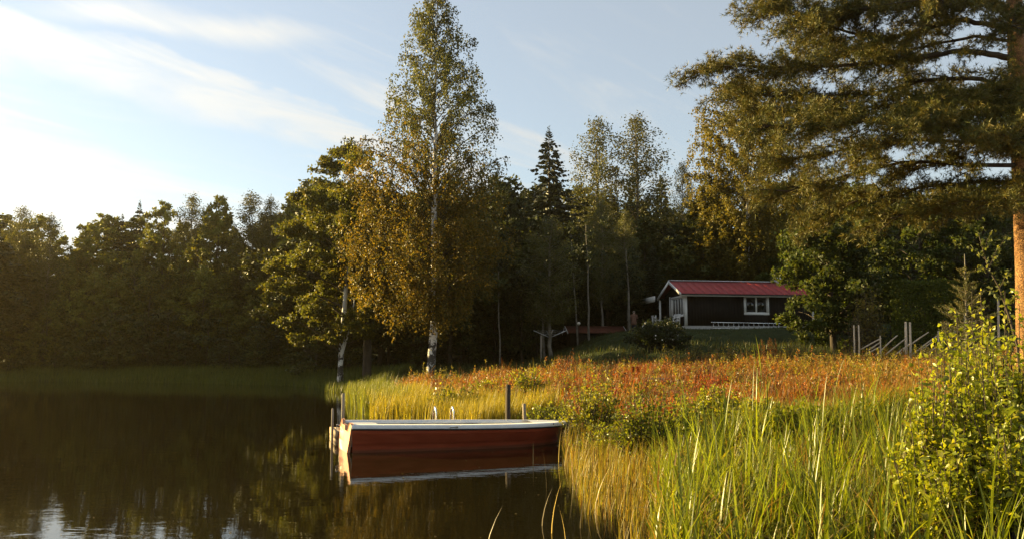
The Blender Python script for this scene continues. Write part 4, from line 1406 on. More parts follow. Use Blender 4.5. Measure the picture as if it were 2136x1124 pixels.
def make_boat():
    L = 4.32
    o = np.array((-2.97, 15.48, 0.0))
    t = thing('rowing_boat', 'red rowing boat with white gunwale moored on the still water', 'boat', tuple(o), BOAT_ROT)
    N = 28
    tt = np.linspace(0, 1, N)

    def B(s):                       # half beam at the gunwale
        return 0.66 + 0.10 * s / 0.4 * (2 - s / 0.4) * 0.5 if s < 0.4 else 0.71 * max(0.0, 1 - ((s - 0.4) / 0.6) ** 2.6) ** 0.75 + 0.03
    gun = lambda s: 0.49 - 0.10 * s + 0.03 * s ** 3
    U = lambda s, f: s * L - (1 - f) * (0.42 * s ** 4) + (1 - f) * 0.06 * (1 - s) ** 6     # raked stem, slightly raked transom
    levels = [(-0.16, 0.66), (0.02, 0.80), (0.16, 0.88), (0.165, 0.905), (0.32, 0.955), (0.325, 0.975), (1.0, 1.0)]

    def section(s, inset=0.0):
        b, g = B(s), gun(s) - 0.03
        P = []
        for z, f in levels:
            zz = g if z == 1.0 else min(z * (g / 0.46) if z > 0 else z, g - 0.01)
            h = (zz + 0.16) / (g + 0.16)
            fx = f if s < 0.75 else f - (1 - f) * 1.4 * ((s - 0.75) / 0.25) ** 2
            P.append((U(s, h), b * max(fx, 0.02) - inset, zz))
        return P
    K = len(levels)
    hb = MB()
    for sg in (-1, 1):
        V = []
        for s in tt:
            V += [(x, y * sg, z) for x, y, z in section(s)]
        i = np.arange(N - 1)[:, None] * K + np.arange(K - 1)[None]
        Q = np.stack([i, i + K, i + K + 1, i + 1], -1).reshape(-1, 4)
        hb.add(V, Q if sg < 0 else Q[:, ::-1])
    V = [(x, sg * y, z) for s in tt for sg in (-1, 1) for x, y, z in section(s)[:1]]
    hb.add(V, np.array([(2 * k, 2 * k + 1, 2 * k + 3, 2 * k + 2) for k in range(N - 1)]))
    hb.build('hull', MATS['hull_red'], t)
    # inner skin with sole
    ib = MB()
    for sg in (-1, 1):
        V = []
        for s in tt * 0.85 + 0.008:
            b = max(B(s) - 0.045, 0.005)
            V += [(s * L, sg * b * 0.66, 0.10), (s * L, sg * b * (0.90 - 0.12 * s * s), 0.26), (s * L, sg * b, gun(s) - 0.015)]
        i = np.arange(N - 1)[:, None] * 3 + np.arange(2)[None]
        Q = np.stack([i, i + 1, i + 4, i + 3], -1).reshape(-1, 4)
        ib.add(V, Q if sg < 0 else Q[:, ::-1])
    V = [(s * L, sg * max(B(s) - 0.045, 0.005) * 0.66, 0.10) for s in tt * 0.85 + 0.008 for sg in (-1, 1)]
    ib.add(V, np.array([(2 * k, 2 * k + 2, 2 * k + 3, 2 * k + 1) for k in range(N - 1)]))
    ib.build('inner_skin', MATS['grey_white'], t)
    # gunwale: broad white rim with a rounded bow
    for sg in (-1, 1):
        gb = MB()
        V = []
        for s in tt:
            b, g, x = B(s), gun(s), U(s, 1)
            w = 0.20 if s < 0.9 else 0.15 + 0.05 * (s - 0.9) / 0.1
            bi = max(b - w, 0.0)
            V += [(x, sg * (b + 0.022), g - 0.062), (x, sg * (b + 0.03), g - 0.012), (x, sg * (b + 0.012), g), (x, sg * bi, g + 0.003), (x, sg * bi, g - 0.05)]
        i = np.arange(N - 1)[:, None] * 5 + np.arange(4)[None]
        Q = np.stack([i, i + 5, i + 6, i + 1], -1).reshape(-1, 4)
        gb.add(V, [Q if sg < 0 else Q[:, ::-1], np.array([(4, 3, 2, 1), ])])
        gb.add(V[:5], [np.array([(0, 1, 2, 3, 4)])])
        gb.build('gunwale', MATS['grey_white'], t)
        # dark rubbing strip below the rim
        rb = MB()
        rb.tube([(U(s, 1) - 0.004, sg * (B(s) + 0.012), gun(s) - 0.078) for s in tt], 0.014, 6)
        rb.build('rubbing_strip', MATS['dark_rubber'], t)
    # white fore deck and stern deck
    for s0, s1, nm in ((0.80, 0.995, 'fore_deck'), (0.0, 0.10, 'stern_deck')):
        m = MB()
        q = np.linspace(s0, s1, 8)
        V = [(U(s, 1), sg * max(B(s) - 0.19, 0.0), gun(s) - 0.002 + (0.025 if sg == 0 else 0)) for s in q for sg in (-1, 0, 1)]
        if nm == 'stern_deck':
            V = [(x + 0.10, y, z - 0.03) for x, y, z in V]
        F = [(3 * k + j, 3 * k + 3 + j, 3 * k + 4 + j, 3 * k + 1 + j) for k in range(7) for j in (0, 1)]
        m.add(V, np.array(F)); m.build(nm, MATS['grey_white'], t)
    for s in (0.32, 0.58):
        m = MB(); b = B(s) - 0.045
        m.box((s * L - 0.14, -b, 0.335), (s * L + 0.14, b, 0.37)); m.build('thwart', MATS['grey_white'], t)
    # transom with a motor notch: profile points in (y, z), extruded
    S0 = section(0.0)
    prof = [(-y, z) for x, y, z in S0] + [(-0.60, 0.505), (-0.33, 0.505), (-0.30, 0.36), (0.02, 0.36), (0.06, 0.44), (0.40, 0.44), (0.46, 0.52), (0.62, 0.52)] + [(y, z) for x, y, z in S0][::-1]
    n = len(prof)
    top = lambda z: 0.055 - 0.06 * (1 - (z + 0.16) / 0.63)
    m = MB()
    V = [(-top(z) * -1 - 0.062, y, z) for y, z in prof] + [(-top(z) * -1 - 0.012, y, z) for y, z in prof]
    from mathutils.geometry import tessellate_polygon
    tri = np.array(tessellate_polygon([[Vector((y, z, 0)) for y, z in prof]]))
    m.add(V, [tri, tri[:, ::-1] + n, np.array([(k, (k + 1) % n, n + (k + 1) % n, n + k) for k in range(n)])])
    m.build('transom', MATS['transom_wood'], t)
    # mooring eye and motor bracket, bow eye
    m = MB(); m.tube([(-0.03, 0.50, 0.40), (-0.10, 0.50, 0.42), (-0.10, 0.50, 0.34), (-0.03, 0.50, 0.34)], 0.012, 6); m.build('lifting_ring', MATS['steel'], t)
    m = MB(); m.tube([(U(1, .7) + 0.0, 0, 0.26), (U(1, .7) + 0.06, 0, 0.25), (U(1, .7) + 0.0, 0, 0.23)], 0.010, 6); m.build('bow_eye', MATS['steel'], t)
    # small drain plug on the rim
    m = MB(); m.tube([(3.82, -B(3.82 / L) + 0.0, gun(.88) - 0.02), (3.82, -B(3.82 / L) - 0.035, gun(.88) - 0.02)], 0.012, 8); m.build('rowlock_plug', MATS['dark_rubber'], t)
    m = MB(); m.tube([(1.72, -B(0.4) - 0.03, gun(.4) - 0.03), (1.86, -B(0.43) - 0.03, gun(.43) - 0.03)], 0.014, 6); m.build('rowlock_plate', MATS['steel'], t)
    return t


make_boat()

# ------------------------------------------------------------------ jetty behind the boat
def make_jetty():
    rot = R_(17)
    o = np.array((*at(703, 900, 16.9)[:2], 0.0))
    t = thing('jetty', 'low weathered wooden jetty hidden behind the red boat', 'jetty', tuple(o), rot)
    Lj, Wj, Zt = 5.6, 1.25, 0.20
    r = rng_(81)
    n = 40
    for k in range(n):
        x0 = 0.03 + k * Lj / n
        z = Zt + r.uniform(-0.004, 0.004)
        m = MB(); m.box((x0, -0.02 + r.uniform(-0.01, 0.01), z - 0.028), (x0 + Lj / n - 0.014, Wj + r.uniform(-0.01, 0.02), z)); m.build('plank', MATS['deck_wood'], t)
    for y in (0.08, Wj - 0.12):
        m = MB(); m.box((0.02, y, 0.03), (Lj, y + 0.06, Zt - 0.034)); m.build('beam', MATS['deck_wood'], t)
    m = MB(); m.box((-0.03, -0.05, 0.075), (0.02, Wj + 0.03, Zt + 0.01)); m.build('end_board', MATS['deck_wood'], t)
    m = MB(); m.box((-0.028, -0.03, -0.02), (0.015, Wj + 0.0, 0.06)); m.build('end_board', MATS['deck_wood'], t)
    # bathing ladder on the lake side
    ld = link('ladder', None, t)
    ld.location = (1.95, -0.05, 0)
    for xx in (-0.0, 0.36):
        m = MB()
        P = [(xx, -0.04, -0.5), (xx, -0.04, 0.52)] + [(xx, -0.04 + 0.13 * (1 - math.cos(q)), 0.52 + 0.13 * math.sin(q)) for q in np.linspace(0.3, math.pi - 0.3, 7)] + [(xx, 0.22, 0.52), (xx, 0.24, Zt)]
        m.tube(P, 0.019, 8); m.build('handrail', MATS['steel'], ld, smooth=True)
    for z in (-0.35, -0.08, 0.14):
        m = MB(); m.bar((0, -0.04, z), (0.36, -0.04, z), 0.06, 0.02); m.build('rung', MATS['steel'], ld)
    return t


make_jetty()
for px, ytop, d, rad, lab, lean in ((694, 852, 16.85, 0.024, 'thin pale pole at the jetty corner, shorter one by the boat stern', 0.0),
                                    (716, 820, 17.9, 0.034, 'taller grey pole of the two by the boat stern', 0.0),
                                    (1059, 802, 18.6, 0.05, 'thick dark square post rising behind the boat bow', 0.01),
                                    (1096, 842, 18.9, 0.042, 'short tilted grey post behind the boat bow', -0.03)):
    p = at(px, ytop, d)
    t = thing('mooring_post', lab, 'post', (p[0], d, 0), 0, 'posts standing by the jetty')
    m = MB()
    mt = MATS['bark' if 'dark' in lab else 'old_wood']
    if 'square' in lab:
        m.bar((0, 0, -0.6), (lean, 0, p[2]), rad * 1.7, rad * 1.7, up=(0.5, 1, 0))
    else:
        m.tube([(0, 0, -0.6), (lean * 0.6, 0, p[2] * 0.5), (lean, 0, p[2])], [rad, rad, rad * 0.92], 9)
    m.build('shaft', mt, t)
    m = MB(); m.tube([(lean, 0, p[2] - 0.001), (lean, 0, p[2] + 0.012)], [rad * 0.8, rad * 0.5], 8); m.build('cap', mt, t)


# ------------------------------------------------------------------ shrubs and plants
LIT = [(0.22, 0.225, 0.016), (0.19, 0.205, 0.016), (0.25, 0.23, 0.02), (0.15, 0.17, 0.014)]


def shoots(r, sb, fb, n, Rw, H, per, leaf, cols, aspect, fold, org=(0, 0, 0), lean=(0, 0)):
    """arching leafy shoots from a common foot, their tips filling an uneven dome"""
    ph = r.uniform(0, 6.28, 3)
    org = np.array(org, float)
    for k in range(n):
        a = r.uniform(0, 6.283)
        rr = math.sqrt(r.uniform(0.0, 1))
        lump = 1 + 0.22 * math.sin(3 * a + ph[0]) + 0.16 * math.sin(5 * a + ph[1])
        zt = H * 1.12 * (1 - 0.55 * rr ** 2.4) * r.uniform(0.62, 1.0) * (1 + 0.12 * math.sin(4 * a + ph[2]))
        if k % 9 == 0:
            zt *= 1.18
        tip = org + np.array((math.cos(a) * rr * Rw * lump + lean[0] * zt, math.sin(a) * rr * Rw * lump * 0.85 + lean[1] * zt, max(0.12, min(zt, H * 1.12))))
        b0 = org + np.array((math.cos(a) * rr * Rw * 0.35 + r.normal() * 0.04, math.sin(a) * rr * Rw * 0.3 + r.normal() * 0.04, -0.08))
        B = curve_pts(b0, tip, 0.07 * rr * Rw, 7, r, 0.02 * Rw)
        sb.tube(B, np.linspace(0.010, 0.0025, 7), 4, False)
        hue = r.uniform(0.75, 1.25)
        m = int(per * r.uniform(0.7, 1.3))
        u_ = r.uniform(0.28, 1.0, m) ** 0.8 * 6
        jj = np.minimum(u_.astype(int), 5)
        Q = B[jj] + (B[jj + 1] - B[jj]) * (u_ - jj)[:, None]
        side = rand_dir(r, m)
        Q = Q + side * (leaf * 0.9 * r.uniform(0, 1.6, m) * (1.35 - u_ / 6))[:, None]
        D = side + np.array((0, 0, 0.25))
        Ls = leaf * r.uniform(0.65, 1.25, m) * (1.15 - 0.4 * u_ / 6)
        (leaf_folded if fold else leaf_quads)(fb, Q, D, rand_dir(r, m) + np.array((0, 0, 0.6)), Ls, Ls * aspect, mixcol(r, m, cols) * hue)


def shrub(name, label, px, ytop, d, half_px, seed, leaf=0.07, cols=LIT, n=16, per=900, group=None, cat='shrub', base=None, twig=True, aspect=0.7):
    """bush: many stems from the base, leaves on clumps; half_px its half width in the photo"""
    per = per * 0.62
    leaf = leaf * 1.12
    r = rng_(seed)
    p = at(px, 800, d)
    gz = g1(p[0], d) if base is None else base
    gz = max(gz, -0.1)
    H = at(px, ytop, d)[2] - gz
    Rw = half_px * d / F_PX
    t = thing(name, label, cat, (p[0], d, gz), 0, group)
    sb, fb = MB(), MB()
    shoots(r, sb, fb, int(n * 3.2), Rw, H, max(10, int(per / 46)), leaf, cols, aspect, d < 18)
    sb.build('stems', MATS['bark'], t)
    fb.build('foliage', MATS['leaf_near'], t)
    return t


S_ = 'sunlit shrubs along the bank'
DKG = [(0.145, 0.175, 0.014), (0.19, 0.20, 0.016), (0.11, 0.135, 0.013)]
shrub('shrub', 'sunlit yellow-green shrub at the water edge behind the ladder handles', 945, 795, 23.3, 60, 201, 0.09, n=20, group=S_, base=0.05)
shrub('shrub', 'slim sunlit sapling rising behind the thick dark post', 1103, 762, 25.0, 42, 202, 0.09, n=16, group=S_)
shrub('shrub', 'sunlit round-leaved shrub just right of the boat bow', 1235, 790, 16.6, 82, 203, 0.065, group=S_, n=30, per=2000)
shrub('shrub', 'dark glossy shrub standing in the reeds, right of the round-leaved one', 1350, 812, 13.4, 82, 204, 0.065, DKG, n=30, per=2000, group=S_)
shrub('shrub', 'low sunlit shrub under the thick dark post', 1135, 845, 20.0, 60, 205, 0.075, DKG, n=18, group=S_)
shrub('shrub', 'yellow-green shrub rising between cattail tips in the middle of the reed bed', 1500, 805, 15.0, 75, 206, 0.065, n=26, per=1800, group=S_)
shrub('shrub', 'broad-leaved shrub among the cattails left of the tall bush', 1660, 845, 12.5, 80, 207, 0.085, DKG, n=24, per=1600, group=S_)
shrub('shrub', 'low shrub between the glossy shrub and the cattail tips', 1430, 835, 14.0, 60, 214, 0.065, DKG, n=20, per=1500, group=S_)
shrub('shrub', 'yellow-green shrub half sunk in the cattails near the big bush', 1590, 830, 13.8, 62, 215, 0.07, n=20, per=1500, group=S_)
shrub('shrub', 'dark brown-green shrub on the meadow edge next to the big bush', 1790, 835, 13.5, 75, 216, 0.065, DKG, n=22, per=1500, group=S_)
shrub('shrub', 'wide low shrub hugging the waterline under the round-leaved shrub', 1262, 880, 14.6, 60, 217, 0.06, DKG, n=18, per=1300, group=S_, base=0.0)
shrub('shrub', 'small shrub on the red meadow above the boat bow', 1010, 790, 26.5, 34, 208, 0.08, n=12, group=S_)
shrub('shrub', 'sunlit weed clump at the lit meadow edge below the white-flowered shrub', 1395, 722, 36.5, 30, 209, 0.10, [(0.14, 0.115, 0.02), (0.11, 0.11, 0.02)], n=10, per=700, group=S_)
shrub('shrub', 'tall sunlit weed beside the golden willowherb', 1530, 715, 35.5, 30, 210, 0.10, [(0.14, 0.115, 0.02), (0.11, 0.11, 0.02)], n=10, per=700, group=S_)
shrub('shrub', 'sunlit weed clump growing in front of the left fence posts', 1805, 738, 33.5, 40, 211, 0.10, [(0.10, 0.11, 0.02), (0.13, 0.12, 0.022)], n=12, per=800, group=S_)
shrub('shrub', 'slim golden bush beside the clipped hedge', 1818, 572, 40.0, 34, 212, 0.11, [(0.12, 0.095, 0.02), (0.095, 0.085, 0.018)], n=26, per=1500)
shrub('shrub', 'small rusty bush behind the leftmost fence posts', 1782, 650, 38.0, 24, 213, 0.10, [(0.13, 0.075, 0.02), (0.10, 0.07, 0.02)], n=10, per=700)

for k, (px, yt, dd, hp, cols_, lab) in enumerate((
        (1180, 752, 33, 36, [(0.21, 0.075, 0.02), (0.26, 0.11, 0.025)], 'rust red heather tussock in the meadow above the slim sapling'),
        (1270, 770, 28, 44, [(0.10, 0.05, 0.018), (0.15, 0.07, 0.02)], 'dark brown heather tussock in the meadow over the round-leaved shrub'),
        (1455, 765, 28, 40, [(0.24, 0.09, 0.022), (0.18, 0.06, 0.018)], 'red brown tussock in the middle of the meadow'),
        (1560, 788, 23, 52, [(0.09, 0.05, 0.018), (0.13, 0.08, 0.02), (0.12, 0.13, 0.02)], 'broad dark tussock in the meadow behind the cattail tips'),
        (1690, 752, 31, 40, [(0.19, 0.16, 0.025), (0.24, 0.18, 0.03)], 'straw yellow weed clump in the meadow left of the fence'),
        (1735, 795, 22, 48, [(0.20, 0.08, 0.02), (0.14, 0.06, 0.018)], 'rusty tussock in the meadow left of the big bush'),
        (1845, 770, 26, 34, [(0.16, 0.17, 0.02), (0.21, 0.19, 0.025)], 'green weed clump in the meadow below the fence'),
        (1655, 728, 36, 26, [(0.20, 0.17, 0.025), (0.17, 0.16, 0.022)], 'upright yellow weed on the meadow edge left of the fence'),
        (1450, 733, 38, 24, [(0.19, 0.16, 0.025), (0.16, 0.15, 0.022)], 'upright yellow weed on the meadow edge below the cabin'))):
    shrub('meadow_shrub', lab, px, yt - 16, dd, hp, 400 + k, 0.07, cols_, n=16, per=1200, cat='shrub', group='low plants of the meadow', aspect=0.4)

# flowering shrub left of the cabin
fs = shrub('flowering_shrub', 'dark rounded shrub with scattered white blooms left of the cabin', 1380, 668, 46.0, 64, 220, 0.13, [(0.03, 0.042, 0.014), (0.04, 0.052, 0.015)], n=80, per=2800)
r = rng_(221)
for k in range(22):
    a, f = r.uniform(-2.9, -0.2), r.uniform(0.15, 0.85)
    q_ = r.uniform(0.3, 0.95)
    c = (math.cos(a) * 1.25 * q_, -abs(math.sin(a)) * 1.1 * q_ - 0.1, 0.25 + f * 1.35 * (1 - 0.5 * q_ * q_))
    m = MB()
    for q in range(6):
        w = q * math.pi / 3
        dv = np.array((math.cos(w), -0.5, math.sin(w)))
        leaf_quads(m, np.array([c]), np.array([dv]), np.array([(0, -1.0, 0.3)]), np.array([0.05]), np.array([0.045]), np.ones((1, 3)))
    m.build('bloom', MATS['flower_white'], fs)

# clipped hedge
r = rng_(230)
p0, p1 = at(1845, 700, 42), at(1985, 700, 42)
gz = g1(p0[0], 42)
t = thing('hedge', 'dark clipped hedge behind the pole fence', 'hedge', ((p0[0] + p1[0]) / 2, 42, gz))
hw, hh = (p1[0] - p0[0]) / 2, at(1900, 590, 42)[2] - gz
n = 11000
P = np.stack([r.uniform(-hw, hw, n), r.uniform(-0.9, 0.9, n), hh * r.uniform(0, 1, n)], 1)
P[: n // 2, 1] = -0.9 + np.abs(r.normal(size=n // 2)) * 0.12
P[n // 2: n * 3 // 4, 2] = hh - np.abs(r.normal(size=n // 4)) * 0.12
P += 0.14 * np.stack([vnoise(P[:, 0], P[:, 2], 2.0), vnoise(P[:, 2], P[:, 0], 2.3, 2), vnoise(P[:, 0], P[:, 1], 2.6, 4)], 1)
m = MB(); leaf_quads(m, P, rand_dir(r, n) + (0, 0, 0.7), rand_dir(r, n), 0.13 * r.uniform(0.7, 1.3, n), 0.06, mixcol(r, n, [(0.08, 0.105, 0.018), (0.105, 0.125, 0.02), (0.065, 0.085, 0.016)]))
m.build('foliage', MATS['leaf'], t)
m = MB()
for k in range(9):
    xx = -hw + 0.3 + k * (2 * hw - 0.6) / 8
    m.tube([(xx, 0, -0.2), (xx + 0.05, 0, hh * 0.8)], [0.04, 0.02], 5)
m.build('stems', MATS['bark'], t)


# the large bush in the right foreground: single leaves that can be picked apart
def near_bush():
    r = rng_(240)
    d = 8.0
    p = at(2050, 900, d)
    gz = g1(p[0], d)
    base = np.array((p[0], d, gz))
    t = thing('bush', 'big sunlit yellow-green bush beside the cattails in front of the pole fence', 'bush', base)
    cl = []
    sb, fb = MB(), MB()
    BC = [(0.235, 0.26, 0.014), (0.205, 0.24, 0.014), (0.27, 0.265, 0.018), (0.16, 0.195, 0.013)]
    for px, ytop, hp, dz, n in ((2060, 655, 95, 0.0, 70), (1985, 715, 84, -0.2, 66), (1935, 775, 66, -0.5, 54), (2120, 640, 90, 0.3, 60), (2080, 760, 90, -0.7, 60), (2170, 700, 100, -0.2, 50), (1975, 900, 70, -0.9, 40), (2090, 900, 80, -1.1, 46)):
        q = at(px, 900, d + dz)
        zg = g1(q[0], d + dz)
        Hs = at(px, ytop, d + dz)[2] - zg
        org = np.array((q[0], d + dz, zg)) - base
        shoots(r, sb, fb, n, hp * (d + dz) / F_PX, Hs, 36, 0.070, BC, 0.62, True, org)
        for _ in range(12):
            a, rr = r.uniform(0, 6.28), math.sqrt(r.uniform(0, 1))
            cl.append((org[0] + math.cos(a) * rr * hp * d / F_PX * 0.8, org[1] + math.sin(a) * rr * hp * d / F_PX * 0.7, Hs * r.uniform(0.3, 0.95) * (1 - 0.5 * rr * rr), 0.14))
    sb.build('stems', MATS['bark'], t)
    f = fb.build('foliage', MATS['leaf_near'], t)
    f['kind'] = 'stuff'
    # 300 outer leaves as parts of their own, sharing six meshes
    lm = []
    for k in range(6):
        m = MB()
        Lf, Wf = 0.07 * (0.9 + 0.06 * k), 0.042
        xs = [0, 0.18, 0.42, 0.70, 0.90, 1.0]
        ws = [0.03, 0.62, 1.0, 0.78, 0.34, 0.02]
        V = []
        for a, w in zip(xs, ws):
            zc_ = -0.010 * a * a * (1 + k * 0.5)
            V += [(a * Lf, -w * Wf / 2, zc_ + 0.006 * w), (a * Lf, 0, zc_), (a * Lf, w * Wf / 2, zc_ + 0.006 * w)]
        F = [(3 * i + j, 3 * i + 3 + j, 3 * i + 4 + j, 3 * i + 1 + j) for i in range(5) for j in (0, 1)]
        m.add(V, np.array(F), np.array([(0.18, 0.205, 0.02), (0.15, 0.19, 0.02), (0.205, 0.21, 0.024), (0.125, 0.16, 0.018), (0.19, 0.19, 0.022), (0.16, 0.195, 0.02)][k]))
        lm.append(m.mesh('leaf_blade%d' % k, MATS['leaf_near']))
    for k in range(300):
        c = cl[r.integers(len(cl))]
        dv = rand_dir(r, 1)[0]
        dv[1] = -abs(dv[1]) - 0.2
        dv[0] -= 0.3
        dv = unit(dv)
        o = link('leaf', lm[k % 6], t)
        o.location = np.array(c[:3]) + dv * c[3] * r.uniform(0.95, 1.25)
        o.rotation_euler = (r.uniform(-1, 1), r.uniform(-0.9, 0.7), r.uniform(0, 6.28))
        s = r.uniform(0.8, 1.25)
        o.scale = (s, s, s)


near_bush()


# leafy sapling twig and young spruce rising from the bush
def sapling():
    r = rng_(250)
    d = 9.6
    pts = [(2122, 720), (2105, 660), (2085, 600), (2062, 560), (2050, 520), (2040, 485)]
    p = at(2130, 800, d)
    base = np.array((p[0], d, g1(p[0], d)))
    t = thing('sapling_tree', 'slender leafy sapling arching up out of the big bush', 'sapling', base)
    P = np.array([(0.03, 0, -0.1)] + [tuple(at(px, py, d) - base) for px, py in pts])
    sb, fb = MB(), MB()
    sb.tube(P, np.linspace(0.016, 0.003, len(P)), 6)
    for a, b in (((2085, 600), (2110, 560)), ((2062, 560), (2095, 500)), ((2055, 540), (2020, 515)), ((2062, 565), (2035, 560)), ((2095, 630), (2060, 600)), ((2052, 525), (2068, 488)), ((2100, 640), (2124, 610))):
        q0, q1 = at(*a, d) - base, at(b[0], b[1], d + r.uniform(-0.3, 0.3)) - base
        B = curve_pts(q0, q1, 0.02, 5, r, 0.008)
        sb.tube(B, np.linspace(0.006, 0.002, 5), 4, False)
        m = 20
        u_ = r.uniform(0.15, 1, m)[:, None]
        leaf_folded(fb, q0 + (q1 - q0) * u_ + r.normal(size=(m, 3)) * 0.012, rand_dir(r, m) + (0, 0, 0.25), rand_dir(r, m) + (0, 0, 0.3), 0.055 * r.uniform(0.7, 1.2, m), 0.036, mixcol(r, m, [(0.13, 0.14, 0.04), (0.10, 0.12, 0.03)]))
    m = 46
    u_ = r.uniform(1.2, len(P) - 1.01, m)
    j = u_.astype(int)
    leaf_folded(fb, P[j] + (P[j + 1] - P[j]) * (u_ - j)[:, None], rand_dir(r, m) + (0, 0, 0.3), rand_dir(r, m) + (0, 0, 0.3), 0.055 * r.uniform(0.7, 1.2, m), 0.036, mixcol(r, m, [(0.13, 0.14, 0.04), (0.10, 0.12, 0.03)]))
    sb.build('stem', MATS['bark'], t)
    fb.build('foliage', MATS['leaf_near'], t)


sapling()


def young_spruce():
    r = rng_(255)
    d = 12.5
    top = at(2012, 530, d)
    p = at(2018, 800, d)
    base = np.array((p[0], d, g1(p[0], d)))
    H = top[2] - base[2]
    t = thing('spruce_sapling', 'young spruce with bare leader shoots behind the big bush', 'sapling', base)
    sb, nb = MB(), MB()
    tip = top - base
    sb.tube([(0, 0, -0.1), (tip[0] * 0.5, 0, H * 0.5), tip], [0.028, 0.018, 0.005], 6)
    P, A = [], []
    for k in range(64):
        z = H * (0.18 + 0.74 * (k / 64))
        a = k * 2.4 + r.uniform(-0.9, 0.9)
        ln = ((H - z) * 0.34 + 0.06) * r.uniform(0.45, 1.25)
        d0 = np.array((math.cos(a), math.sin(a), r.uniform(0.1, 1.1)))
        c = np.array((tip[0] * z / H, 0, z))
        e = c + unit(d0) * ln
        B = curve_pts(c, e, -0.05 * ln, 5)
        sb.tube(B, np.linspace(0.008, 0.002, 5), 4, False)
        m = int(30 * ln / 0.5) + 8
        u_ = r.uniform(0.15, 1, m)[:, None]
        q = c + (e - c) * u_
        off = rand_dir(r, m) * np.array((1, 1, 0.5)) * ln * 0.20 * (1 - u_ * 0.6)
        P.append(q + off); A.append(unit(np.tile(unit(d0), (m, 1)) + off * 4))
    P, A = np.vstack(P), np.vstack(A)
    K = 14
    n = len(P)
    Pk = np.repeat(P, K, 0) + np.repeat(A, K, 0) * r.uniform(-0.07, 0.07, (n * K, 1))
    D = unit(np.repeat(A, K, 0) * 0.8 + rand_dir(r, n * K))
    S = unit(np.cross(D, rand_dir(r, n * K)))
    V = np.stack([Pk - S * 0.0032, Pk + S * 0.0032, Pk + D * r.uniform(0.018, 0.032, (n * K, 1))], 1).reshape(-1, 3)
    nb.add(V, np.arange(n * K * 3).reshape(-1, 3), np.repeat(np.repeat(mixcol(r, n, [(0.09, 0.09, 0.022), (0.07, 0.078, 0.02), (0.12, 0.095, 0.025)]), K, 0), 3, 0))
    sb.build('stem', MATS['bark_pale'], t)
    nb.build('needles', MATS['needle'], t)


young_spruce()


# ------------------------------------------------------------------ grasses (nobody could count them)
def blades(mb, r, P, h, w, lean, cols, nseg=2, curl=1.0, wind=(0.15, 0)):
    """curved tapering blades standing at P"""
    n = len(P)
    a = r.uniform(0, 6.283, n)
    Dl = np.stack([np.cos(a), np.sin(a), np.zeros(n)], 1)
    S = np.stack([-np.sin(a), np.cos(a), np.zeros(n)], 1)
    tw = r.uniform(-0.8, 0.8, n)
    S = S * np.cos(tw)[:, None] + Dl * np.sin(tw)[:, None]
    h, w, lean = (np.broadcast_to(q, n) for q in (h, w, lean))
    V = []
    for k in range(nseg + 1):
        f = k / nseg
        c = P + Dl * (lean * h * f ** (1 + curl))[:, None] + np.array((wind[0], wind[1], 0)) * (h * f * f)[:, None] * 0.5
        c = c + np.array((0, 0, 1)) * (h * (f - 0.25 * lean ** 2 * f * f))[:, None]
        ww = w * (1 - f ** 1.6) * 0.5
        if k < nseg:
            V += [c - S * ww[:, None], c + S * ww[:, None]]
        else:
            V += [c]
    m = 2 * nseg + 1
    V = np.stack(V, 1).reshape(-1, 3)
    b = np.arange(n)[:, None] * m
    F = []
    for k in range(nseg - 1):
        F.append(b + np.array([[2 * k, 2 * k + 1, 2 * k + 3, 2 * k + 2]]))
    F.append(b + np.array([[2 * nseg - 2, 2 * nseg - 1, 2 * nseg]]))
    mb.add(V, F, np.repeat(cols, m, 0))


def scatter(r, n, x0, x1, y0, y1, cond):
    """n random ground points in the rectangle that meet cond(x, y, s)"""
    out = []
    got = 0
    while got < n:
        x, y = r.uniform(x0, x1, n), r.uniform(y0, y1, n)
        k = cond(x, y, shore_s(x, y))
        q = np.stack([x[k], y[k]], 1)
        out.append(q)
        got += len(q)
    q = np.vstack(out)[:n]
    return np.column_stack([q, ground(q[:, 0], q[:, 1]) - 0.02])


def in_view(x, y, m=0.04):
    return np.abs(x / np.maximum(y, 0.5)) < 0.6 + m


r = rng_(300)
RUST = [(0.250, 0.088, 0.018), (0.210, 0.068, 0.015), (0.290, 0.125, 0.024), (0.140, 0.058, 0.016), (0.18, 0.12, 0.025)]
STRAW = [(0.30, 0.18, 0.034), (0.25, 0.15, 0.030), (0.20, 0.155, 0.028), (0.34, 0.23, 0.06)]
YEL = [(0.28, 0.23, 0.022), (0.235, 0.21, 0.022), (0.20, 0.18, 0.02), (0.32, 0.25, 0.03)]
GRN = [(0.115, 0.135, 0.020), (0.15, 0.16, 0.022), (0.09, 0.11, 0.018)]


def patch_cols(P, seed):
    """colour of a meadow plant by the patch it grows in: rust, red, straw, dark heather or green"""
    n = len(P)
    x, y = P[:, 0], P[:, 1]
    right = sstep(6, 13, x - 0.12 * (y - 28))
    sc = np.stack([0.30 + vnoise(x * 0.6, y * 1.1, 0.8, seed), -0.15 + vnoise(x * 0.7, y * 1.3, 1.3, seed + 4), -0.10 + vnoise(x * 0.5, y * 1.2, 0.9, seed + 8) + 0.9 * right,
                   -0.05 + vnoise(x * 0.45, y * 1.4, 1.1, seed + 12), -0.30 + vnoise(x, y, 1.2, seed + 16) + 0.3 * right], 1) * 1.5 + r.normal(size=(n, 5)) * 0.13
    k = sc.argmax(1)
    c = np.zeros((n, 3))
    for i, pal in enumerate((RUST, [(0.27, 0.060, 0.022), (0.22, 0.05, 0.02), (0.30, 0.10, 0.03)], STRAW, [(0.085, 0.040, 0.014), (0.11, 0.05, 0.016), (0.07, 0.045, 0.016)], GRN)):
        m = k == i
        c[m] = mixcol(r, int(m.sum()), pal)
    return c


